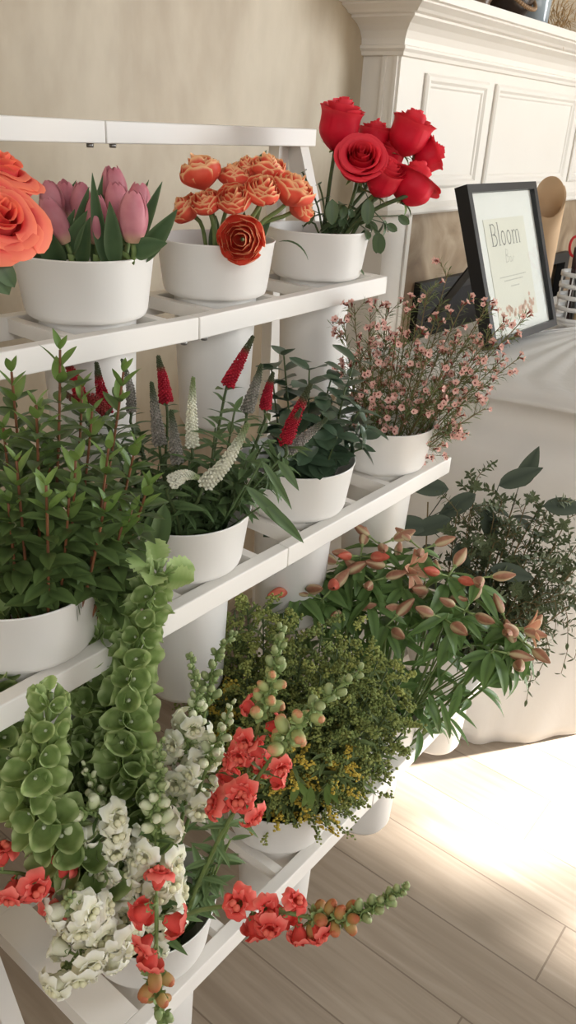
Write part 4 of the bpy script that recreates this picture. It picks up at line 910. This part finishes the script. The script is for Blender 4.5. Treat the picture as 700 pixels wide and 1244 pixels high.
def snap(pts, dds, lab, fl, buds, t_f, t_b, nf, nb, size=1.0, grp='white snapdragon stems', leaves=10, bc=None, bsz=1.0, foldir=None, sparse=None, lend=.8, greens=None):
    bc = bc or BK[2][0]
    P = [near(x, y, bc, d) for (x, y), d in zip(pts, dds)]; st = from_bucket(bc, P, spread=.058); path = resample(st, 48)
    head = resample(smooth(P), 40)
    r = root_at('snapdragon', st, lab, 'flower', grp); stem_part(r, st, .0034, .0016, M_STEM, 8)
    for i in range(nf):
        f = i / max(nf - 1, 1); t = t_f[0] + (t_f[1] - t_f[0]) * f; p, d = along(head, t); a = i * 2.39996 + len(lab); o = perp(d, a)
        if o.dot(HF) > .75: o = (o - HF * 1.2).normalized()
        o = (o * .95 + d * .22 - UZ * .12 - HF * .10).normalized(); place(R_.choice(fl), 'floret', r, p + o * .007, o, UZ + d * .3, size * rnd(.88, 1.12) * (1.05 - .22 * f), rnd(-.5, .5))
    for i in range(nb):
        f = i / max(nb - 1, 1); t = t_b[0] + (t_b[1] - t_b[0]) * f; p, d = along(head, t); o = perp(d, i * 2.39996); o = (o * (.85 - .45 * f) + d * (.35 + .6 * f)).normalized()
        src = buds if (not greens or f < greens) else BG
        place(R_.choice(src), 'bud', r, p + o * .004, o, UZ, bsz * (1.15 - .72 * f) * rnd(.9, 1.1), rnd(0, 6))
    if leaves:
        b = MB(); pinnate(b, path, .36, lend, leaves, .038, .0085, 'lance', out=.8, bend=.6, jitter=.6, taper=.4); b.build('foliage', SNAP_LEAF, r)
    return r
SNAP_LEAF = veg('narrow snapdragon leaf', G(62, 86, 50), G(88, 112, 68), tone=G(108, 130, 84), tone_range=(-.5, .6), rough=.5, trans=.18, scale=40)
snap([(195, 1150), (192, 1100), (188, 1010), (193, 940), (195, 905)], [-.05, -.06, -.06, -.06, -.06], 'white snapdragon spike standing upright in the centre with green bud tip', FW, BW, (.12, .62), (.64, 1.0), 15, 24, 1.12, bsz=1.05, greens=.45)
snap([(140, 1110), (150, 1060), (128, 1000), (98, 985), (60, 1010), (6, 996)], [-.05, -.06, -.07, -.08, -.085, -.09], 'white snapdragon spike arching left over the bucket', FW, BW, (.12, .62), (.64, 1.0), 13, 20, 1.08)
snap([(150, 1100), (140, 1020), (118, 960), (104, 935)], [-.0, -.02, -.03, -.03], 'white snapdragon spike with buds in front of the bells of Ireland', FW, BW, (.3, .7), (.72, 1), 9, 14, 1.0)
snap([(130, 1120), (112, 1120), (98, 1100), (86, 1092)], [-.05, -.09, -.115, -.13], 'white snapdragon head pointing at the viewer at the front left of the bucket', FW, BG, (.35, .95), (.85, 1.0), 13, 14, 1.05, leaves=4)
snap([(150, 1130), (130, 1120), (112, 1140), (92, 1160), (84, 1178)], [-.06, -.10, -.115, -.12, -.12], 'white snapdragon head hanging over the front left of the bucket rim', FW, BW, (.45, 1.0), (.95, 1.0), 11, 3, 1.1, leaves=0)
snap([(160, 1130), (148, 1120), (140, 1130), (132, 1150)], [-.06, -.085, -.095, -.1], 'white snapdragon florets on a short stem at the front rim', FW, BW, (.5, 1.0), (.9, 1.0), 5, 3, 1.1, leaves=0)
snap([(190, 1080), (210, 990), (228, 900), (240, 850), (232, 800)], [.0, .02, .04, .05, .055], 'tall creamy snapdragon spike with green buds, in front of the goldenrod', FW, BW, (.42, .74), (.62, 1.0), 12, 26, 1.0, greens=.5)
snap([(200, 1080), (224, 1010), (256, 920), (274, 880), (280, 858)], [.0, .01, .02, .03, .035], 'white snapdragon spike with small buds between creamy and coral spikes', FW, BW, (.5, .7), (.7, 1.0), 6, 16, .9)
snap([(200, 1080), (220, 1000), (246, 880), (262, 800), (282, 772)], [.02, .04, .07, .085, .09], 'green budded snapdragon tip leaning right in front of the goldenrod', FW, BG, (.55, .62), (.72, 1.0), 3, 18, .9)
snap([(165, 1100), (168, 1040), (180, 960), (176, 905)], [.02, .03, .03, .03], 'white snapdragon spike behind the upright central one', FW, BW, (.4, .8), (.8, 1), 9, 10, 1.0)
# coral ones
snap([(240, 1080), (285, 985), (308, 900), (330, 830), (342, 768)], [-.02, -.02, -.02, -.01, .0], 'coral snapdragon spike with the tallest pale green tip, before the goldenrod', FC, BC_, (.46, .74), (.73, 1.0), 9, 20, .90, 'coral snapdragon stems', bsz=1.15, greens=.5)
snap([(236, 1084), (276, 1000), (320, 935), (372, 870), (434, 818)], [-.03, -.04, -.045, -.05, -.05], 'coral snapdragon spike slanting right across the goldenrod', FC, BC_, (.40, .66), (.66, 1.0), 7, 17, .92, 'coral snapdragon stems', bsz=1.25, greens=.45)
snap([(210, 1120), (250, 1104), (310, 1102), (390, 1116), (440, 1108), (490, 1080)], [-.06, -.085, -.10, -.11, -.115, -.12], 'coral snapdragon stem lying level to the right over the floor', FC, BB, (.40, .63), (.63, 1.0), 8, 28, .90, 'coral snapdragon stems', leaves=3, bsz=1.2, lend=.5, greens=.4)
snap([(186, 1110), (190, 1090), (190, 1140), (190, 1200), (204, 1248)], [-.08, -.115, -.13, -.135, -.135], 'coral snapdragon stem drooping over the bucket front with bronze buds', FC, BB, (.28, .50), (.62, 1.0), 5, 15, .95, 'coral snapdragon stems', leaves=0, bsz=1.3, greens=.55)
snap([(120, 1110), (70, 1078), (30, 1062), (-10, 1058), (-50, 1050)], [-.07, -.10, -.115, -.125, -.13], 'coral snapdragon stem reaching out at the left edge', FC, BC_, (.34, .95), (.96, 1), 9, 3, .95, 'coral snapdragon stems', leaves=3, lend=.5)
for i in range(9):
    a = rnd(0, 6); hd = bc + V((.045 * math.cos(a), .045 * math.sin(a), rnd(.09, .15))); st = from_bucket(bc, [hd]); r = root_at('leafy_snapdragon_stem', st, 'flowerless dark leafy snapdragon stem inside the front corner bucket', 'foliage stem', 'leafy stems in the corner bucket')
    stem_part(r, st, .0026, .0016, M_DSTEM); b = MB(); pinnate(b, st, .45, 1, 10, .034, .009, 'lance', out=.8, bend=.6, jitter=.6, taper=.3); b.build('foliage', SNAP_LEAF, r)
# side leaves right of the bucket
for i, (px, py) in enumerate([(262, 1050), (280, 1020), (250, 1075), (268, 1000)]):
    st = from_bucket(bc, [near(px, py, bc, -.02)], spread=.06); r = root_at('leafy_snapdragon_stem', st, 'leafy snapdragon stem standing at the right rim of the corner bucket', 'foliage stem', 'leafy stems at the right rim of the corner bucket')
    stem_part(r, st, .0022, .0012, M_STEM); b = MB(); pinnate(b, st, .5, 1, 9, .032, .008, 'lance', out=.8, bend=.7, jitter=.6, taper=.3); b.build('foliage', SNAP_LEAF, r)

# ------------------------------------------------------------------ goldenrod
GOLD = veg('olive yellow goldenrod buds', G(164, 168, 92), G(104, 122, 68), rough=.75, trans=.1, scale=55, rand=.45)
GOLDY = veg('bright yellow goldenrod', G(216, 188, 80), G(190, 170, 76), rough=.75, trans=.1, scale=60)
GOLDL = veg('goldenrod leaf', G(72, 92, 50), G(98, 116, 66), tone=G(112, 128, 80), tone_range=(-.5, .6), rough=.55, trans=.15, scale=40, rand=.5)
bc = BK[2][1]
GL = [(220, 800, .03), (262, 760, .05), (300, 730, .06), (344, 745, .05), (392, 760, .04), (430, 770, .03), (460, 800, .01), (492, 820, .0), (500, 860, -.03), (470, 868, -.045), (440, 888, -.07), (400, 905, -.085), (358, 916, -.095), (330, 920, -.09), (226, 786, .04), (250, 770, .05), (285, 742, .06), (320, 738, .055), (300, 830, -.02), (365, 800, .01), (410, 790, .0), (380, 840, -.04), (440, 800, .01), (425, 880, -.06), (320, 880, -.06), (470, 815, .0), (345, 760, .04), (260, 830, .01), (300, 900, -.05), (270, 840, -.01), (250, 800, .02), (340, 800, .0), (390, 820, -.02), (430, 850, -.04), (380, 870, -.06), (340, 880, -.07), (300, 800, .02), (415, 800, .01), (360, 770, .03), (316, 850, -.04), (450, 840, -.03), (470, 840, .02), (240, 850, .02), (420, 925, -.08), (285, 770, .05), (490, 890, -.04)]
for i, (px, py, dd) in enumerate(GL):
    hd = near(px, py, bc, dd); st = from_bucket(bc, [hd], spread=.05); st = resample(bez(st[0], st[10].lerp(V((hd.x, hd.y, st[10].z + .04)), .35), hd, 16), 24)
    yel = (px, py) in ((358, 916), (420, 925), (270, 840), (300, 900))
    lab = {(220, 800): 'goldenrod stem reaching furthest left, beside the creamy snapdragon', (420, 925): 'goldenrod stem with a bright yellow tip over the bucket rim'}.get((px, py), 'bushy olive yellow goldenrod stem in the second bucket of the bottom tier')
    r = root_at('goldenrod', st, lab, 'flower', 'goldenrod stems'); stem_part(r, st, .0022, .0010, M_DSTEM)
    b = MB(); fl = MB(); fl.tube([along(st, .48 + .052 * k)[0] for k in range(11)], .0015, .0008, 5, 1)
    for k in range(17):
        t = .50 + .50 * k / 16; p, d = along(st, t); a = k * 2.4 + i; L = .060 * (1.15 - .70 * (t - .5) / .5) * rnd(.7, 1.15)
        o = (perp(d, a) + d * .75).normalized(); q1 = p + o * L * .55 + UZ * .004; q2 = p + o * L - UZ * .004 + perp(d, a) * .003
        br = bez(p, q1, q2, 8); fl.tube(br, .0007, .0004, 4, 1)
        for j in range(40):
            f = .20 + .80 * (j + R_.random()) / 40; c, dd_ = along(br, f); fl.octa(c + rvec() * rnd(.0010, .0068), rnd(.0015, .0029), 0, 0)
    fl.build('plume', [GOLDY if yel else GOLD, M_DSTEM], r)
    pinnate(b, st, .42, .95, 22, .032, .0066, 'lance', out=.8, bend=.7, jitter=.8, taper=.3, nseg=4); b.build('foliage', GOLDL, r)
for i, (px, py) in enumerate([(362, 965), (378, 972), (398, 968)]):
    q = near(px, py - 16, bc, -.10); st = from_bucket(bc, [q], spread=.06); r = root_at('goldenrod_shoot', st, 'leafy goldenrod shoot hanging over the bucket rim', 'foliage stem', 'leaf shoots over the goldenrod rim')
    stem_part(r, st, .0014, .0010, M_STEM); b = MB()
    for k in range(4): b.leaf(q, ax(rnd(-.6, .8), -1, .4), -HF + UZ * .5, .034, .009, .5, .2, 'lance')
    b.build('foliage', MYRTLE_TIP, r)

# ------------------------------------------------------------------ alstroemeria
AL_LEAF = veg('alstroemeria leaf', G(42, 62, 34), G(82, 110, 56), tone=G(104, 134, 74), tone_range=(-.6, .7), rough=.42, trans=.22, scale=30, rand=.55, spec=.4)
AL_BUD = veg('peach alstroemeria bud', G(184, 130, 104), G(150, 104, 80), tone=G(208, 192, 150), tone_range=(.25, .9), rough=.5, trans=.15, scale=120)
AL_RED = veg('salmon alstroemeria bud', G(214, 116, 92), G(198, 92, 74), tone=G(220, 160, 128), tone_range=(.5, 1.0), rough=.5, trans=.15, scale=120)
AL_PET = veg('peach alstroemeria petal', G(226, 170, 140), G(212, 140, 112), tone=G(232, 196, 160), tone_range=(.4, 1.0), rough=.5, trans=.25, scale=90)
def albud(m, s):
    b = MB(); rows = []; T = []; n = 12
    for j in range(10):
        v = j / 9; r = .0014 + .0062 * math.sin(PI * v ** .80) ** .9; rows.append([V((v * .034, r * math.cos(2 * PI * k / n) * (1 + .10 * math.cos(3 * 2 * PI * k / n)), r * math.sin(2 * PI * k / n) * (1 + .10 * math.cos(3 * 2 * PI * k / n)))) for k in range(n)]); T.append([max(0, .62 + .38 * math.cos(6 * PI * k / n + s) - .45 * v) for k in range(n)])
    b.grid(rows, 0, T, True); b.tube([(-.022, 0, 0), (0.001, 0, 0)], .0011, .0016, 6, 1); b.blob((0, 0, 0), .0030, 1, n=8, rings=5); return data_of(b, 'bud', [m, CALYX])
def alflower(s):
    b = MB()
    for k in range(6):
        a = k * PI / 3 + s; d = V((1.5, math.cos(a), math.sin(a))); b.leaf((0, 0, 0), d, V((1, 0, 0)) - V((0, math.cos(a), math.sin(a))) * .5, .038, .017 if k % 2 else .012, .7, .35, 'obov', n=8, mi=0)
    for k in range(5): b.tube([(0, 0, 0), (.024, .003 * math.cos(k * 1.25), .003 * math.sin(k * 1.25))], .0006, .0004, 4, 0)
    b.tube([(-.022, 0, 0), (0.001, 0, 0)], .0011, .0020, 6, 1); return data_of(b, 'open_flower', [AL_PET, CALYX])
AB = [albud(AL_BUD, 0), albud(AL_BUD, 1), albud(AL_RED, 2)]; AF = [alflower(0), alflower(.5)]
bc = BK[2][2]
AL = [(362, 716, -.03, 3), (405, 704, .0, 4), (438, 676, .03, 4), (462, 662, .05, 3), (480, 690, .03, 4), (512, 668, .04, 3), (500, 742, -.02, 4), (452, 706, .0, 3), (545, 700, .0, 3), (580, 702, .0, 2), (565, 742, -.04, 3), (618, 762, -.04, 4), (636, 780, -.06, 3), (630, 800, -.075, 2), (540, 752, -.06, 2), (420, 740, -.02, 3), (470, 760, -.06, 2), (600, 790, -.08, 1), (392, 728, -.04, 2), (378, 700, .0, 1), (425, 690, .02, 1), (420, 716, -.01, 0), (450, 725, -.03, 0), (490, 712, .0, 0), (350, 730, -.04, 0), (530, 720, .01, 3)]
for i, (px, py, dd, nb_) in enumerate(AL):
    hd = near(px, py, bc, dd); st = from_bucket(bc, [hd], spread=.055); st = resample(bez(st[0], st[10].lerp(V((hd.x, hd.y, st[10].z + .05)), .5), hd, 16), 24)
    lab = {11: 'alstroemeria stem with an open peach flower at the far right of its bucket', 12: 'alstroemeria stem with pale peach buds reaching lowest at the right', 0: 'alstroemeria stem with salmon buds at the far left of its bucket'}.get(i, 'peach budded alstroemeria stem in the third bucket of the bottom tier')
    r = root_at('alstroemeria', st, lab, 'flower', 'alstroemeria stems'); stem_part(r, st, .0026, .0020, M_STEM)
    p, d = along(st, 1)
    for k in range(nb_):
        o = (d * .30 + perp(d, k * 2.0 + i) * .85 - HF * .2 + UZ * .05).normalized(); op = (i in (11, 1, 4) and k == 0)
        place(R_.choice(AF) if op else (AB[2] if (i in (0, 1, 2, 8) and k < 2) else R_.choice(AB[:2])), 'open_flower' if op else 'bud', r, p + o * .021, o, UZ, rnd(.85, 1.15), rnd(0, 6))
    b = MB()
    for k in range(7):
        o = (perp(d, k * .9 + i) * .95 + d * .1 - UZ * .1).normalized(); b.leaf(p - d * rnd(.0, .015), o, d, rnd(.045, .078), rnd(.013, .023), rnd(.5, 1.2), .25, 'lance', n=8, twist=rnd(-1.2, 1.2))
    pinnate(b, st, .48, .92, 8, .062, .014, 'lance', out=.8, bend=.9, jitter=.8, taper=.1, whorl=1, nseg=8); b.build('foliage', AL_LEAF, r)
for i, (x0, y0, x1, y1, w_, dd) in enumerate([(556, 800, 640, 830, 17, -.085), (545, 745, 500, 775, 12, -.07), (548, 768, 536, 815, 18, -.08), (596, 790, 566, 830, 15, -.09), (520, 842, 540, 900, 11, -.10), (535, 850, 552, 906, 9, -.11), (518, 850, 530, 880, 11, -.10), (560, 830, 548, 880, 12, -.1), (575, 815, 610, 838, 20, -.095), (540, 790, 505, 812, 8, -.08), (610, 790, 645, 822, 20, -.08)]):
    p0 = near(x0, y0, bc, dd + .012); q = near(x1, y1, bc, dd - .012); st = from_bucket(bc, [p0], spread=.06); r = root_at('alstroemeria_shoot', st, 'bright green alstroemeria leaf shoot spilling over the right of its bucket', 'foliage stem', 'alstroemeria leaf shoots')
    stem_part(r, st, .0016, .0012, M_STEM); b = MB(); b.leaf(p0, (q - p0) + UZ * .012, UZ - HF * .8, (q - p0).length * 1.1, px2m(w_, p0), .8, .25, 'lance', n=10, twist=rnd(-.6, .6)); b.build('leaf', AL_LEAF, r)

# ------------------------------------------------------------------ eucalyptus
EU_BIG = veg('grey green eucalyptus leaf', G(46, 56, 46), G(62, 72, 58), tone=G(78, 88, 72), tone_range=(-.4, .8), rough=.6, trans=.1, scale=20)
EU_SM = veg('small dusty green leaf', G(52, 64, 44), G(82, 94, 62), tone=G(100, 110, 78), tone_range=(-.4, .8), rough=.55, trans=.15, scale=30, rand=.5)
bc = BK[2][3]
EB = [(520, 592, .03, [(545, 594, -1, .12), (578, 600, -.75, -.55)]), (600, 588, .05, [(606, 590, .8, .5), (590, 616, .35, -.9)]), (628, 582, .06, [(630, 592, .25, 1)]), (560, 640, .0, [(548, 630, -.9, -.35), (520, 640, -1, .1), (556, 660, .3, -.9)]), (655, 600, .05, [(660, 614, 1, .05)]), (470, 640, .04, [(452, 640, -1, .15)]), (600, 690, -.03, [(596, 690, .8, -.1)])]
for i, (px, py, dd, LL) in enumerate(EB):
    hd = near(px, py + 18, bc, dd); st = from_bucket(bc, [hd], spread=.05); r = root_at('eucalyptus_branch', st, ['large leaved eucalyptus branch with a long flat leaf pointing left', 'large leaved eucalyptus branch with two broad leaves in the middle', 'eucalyptus branch topped by one upright dark leaf', 'large leaved eucalyptus branch leaning left over the alstroemeria', 'large leaved eucalyptus branch at the back right', 'large leaved eucalyptus branch furthest left under the middle shelf rail', 'large leaved eucalyptus branch low at the front of its bucket'][i], 'foliage branch', 'large leaved eucalyptus branches')
    stem_part(r, st, .0022, .0012, M_BSTEM); b = MB()
    for x, y, dx, dy in LL:
        q = near(x, y, bc, dd - .01); b.tube([along(st, .93)[0], q], .0009, .0008, 5); b.leaf(q, ax(dx, dy, .12), ax(-.1, .5, .85), .080, .032, .3, .12, 'lance', n=10)
    pinnate(b, st, .5, .9, 4, .05, .028, 'oval', out=.85, bend=.4, taper=.1); b.build('foliage', EU_BIG, r)
ES = [(580, 580, .05), (574, 606, .02), (556, 622, .0), (610, 608, .04), (640, 610, .05), (668, 612, .05), (690, 630, .04), (650, 640, .02), (620, 640, .0), (676, 660, .0), (702, 660, .02), (640, 680, -.03), (600, 660, -.02), (690, 700, -.03), (660, 720, -.05), (712, 720, -.03), (630, 720, -.06), (590, 720, -.05), (700, 690, .0), (670, 690, -.03), (600, 630, .02), (630, 660, .0), (720, 690, .02), (575, 660, .0)]
for i, (px, py, dd) in enumerate(ES):
    hd = near(px, py, bc, dd); st = from_bucket(bc, [hd], spread=.055); st = resample(bez(st[0], st[10].lerp(V((hd.x, hd.y, st[10].z + .07)), .6), hd, 16), 24)
    r = root_at('eucalyptus_branch', st, ('small leaved eucalyptus branch standing highest in the right bucket' if i == 0 else 'small leaved eucalyptus branch in the right bucket of the bottom tier'), 'foliage branch', 'small leaved eucalyptus branches')
    b = MB(); b.tube(st, .0018, .0009, 5); lf = MB()
    for k in range(11):
        t = .48 + .52 * k / 10; p, d = along(st, t); o = (perp(d, k * 2.4 + i) * .8 + d * .6).normalized(); L = rnd(.035, .06); tw = bez(p, p + o * L * .6 + UZ * .005, p + o * L - UZ * .006, 8)
        b.tube(tw, .0007, .0005, 4); pinnate(lf, tw, .12, 1, 8, .0145, .0060, 'oval', out=.7, bend=.4, jitter=.6, taper=.2, nseg=4)
    pinnate(lf, st, .45, 1, 12, .016, .0065, 'oval', out=.75, bend=.4, jitter=.5, taper=.2, nseg=4)
    b.build('twigs', M_BSTEM, r); lf.build('foliage', EU_SM, r)
for i, pts in enumerate([[(650, 740), (664, 790), (650, 826)], [(676, 730), (690, 780), (682, 818)], [(640, 750), (648, 800), (640, 850)], [(690, 720), (704, 770), (698, 800)], [(640, 730), (660, 760), (668, 790)], [(664, 720), (676, 750), (672, 776)]]):
    P = [near(x, y, bc, -.07 - .01 * k) for k, (x, y) in enumerate(pts)]; st = from_bucket(bc, P, spread=.06); r = root_at('eucalyptus_branch', st, 'small leaved eucalyptus twig hanging down at the right edge', 'foliage branch', 'hanging eucalyptus twigs')
    b = MB(); b.tube(st, .0013, .0006, 5); b.build('stem', M_BSTEM, r); lf = MB(); pinnate(lf, resample(st, 30), .5, 1, 14, .0165, .0062, 'lance', out=.7, bend=.3, jitter=.5, taper=.2, nseg=4); lf.build('foliage', EU_SM, r)
# ------------------------------------------------------------------ light
w = bpy.data.worlds.new('daylight'); sc.world = w; w.use_nodes = True
bg = w.node_tree.nodes['Background']; bg.inputs[0].default_value = rgba(lin(242, 241, 238)); bg.inputs[1].default_value = 0.32
sd = bpy.data.lights.new('sun', 'SUN'); sd.energy = 42.0; sd.angle = math.radians(2.0); sd.color = (1.0, 0.985, 0.965)
so = bpy.data.objects.new('sun', sd); col.objects.link(so)
az, el = math.radians(-36), math.radians(33.4)
to_sun = V((math.cos(az) * math.cos(el), math.sin(az) * math.cos(el), math.sin(el)))
so.rotation_euler = to_sun.to_track_quat('Z', 'Y').to_euler(); so.location = (5, -2, 4)
def area(name, loc, target, sx, sy, power, color):
    d = bpy.data.lights.new(name, 'AREA'); d.shape = 'RECTANGLE'; d.size = sx; d.size_y = sy; d.energy = power; d.color = color
    o = bpy.data.objects.new(name, d); col.objects.link(o); o.location = loc
    o.rotation_euler = (V(loc) - V(target)).to_track_quat('Z', 'Y').to_euler()
area('window_daylight', (3.9, -1.6, 1.4), (0.9, 0.5, 0.6), 1.8, 2.0, 150, (0.93, 0.97, 1.0))
area('left_fill', (-1.7, -1.3, 1.7), (1.4, 0.5, 0.4), 1.2, 1.4, 19, (1.0, 0.98, 0.96))  # unseen fill lamp added on the left to brighten the tablecloth's end face
area('room_daylight', (-0.2, -2.3, 2.3), (0.8, 0.6, 0.6), 2.2, 1.4, 28, (1.0, 0.985, 0.965))
vs_ = sc.view_settings; sc.display_settings.display_device = 'sRGB'
vs_.view_transform = 'Standard'; vs_.look = 'None'; vs_.gamma = 1.0; vs_.exposure = 0.0; vs_.use_curve_mapping = False
sc.cycles.max_bounces = 8; sc.cycles.transparent_max_bounces = 12
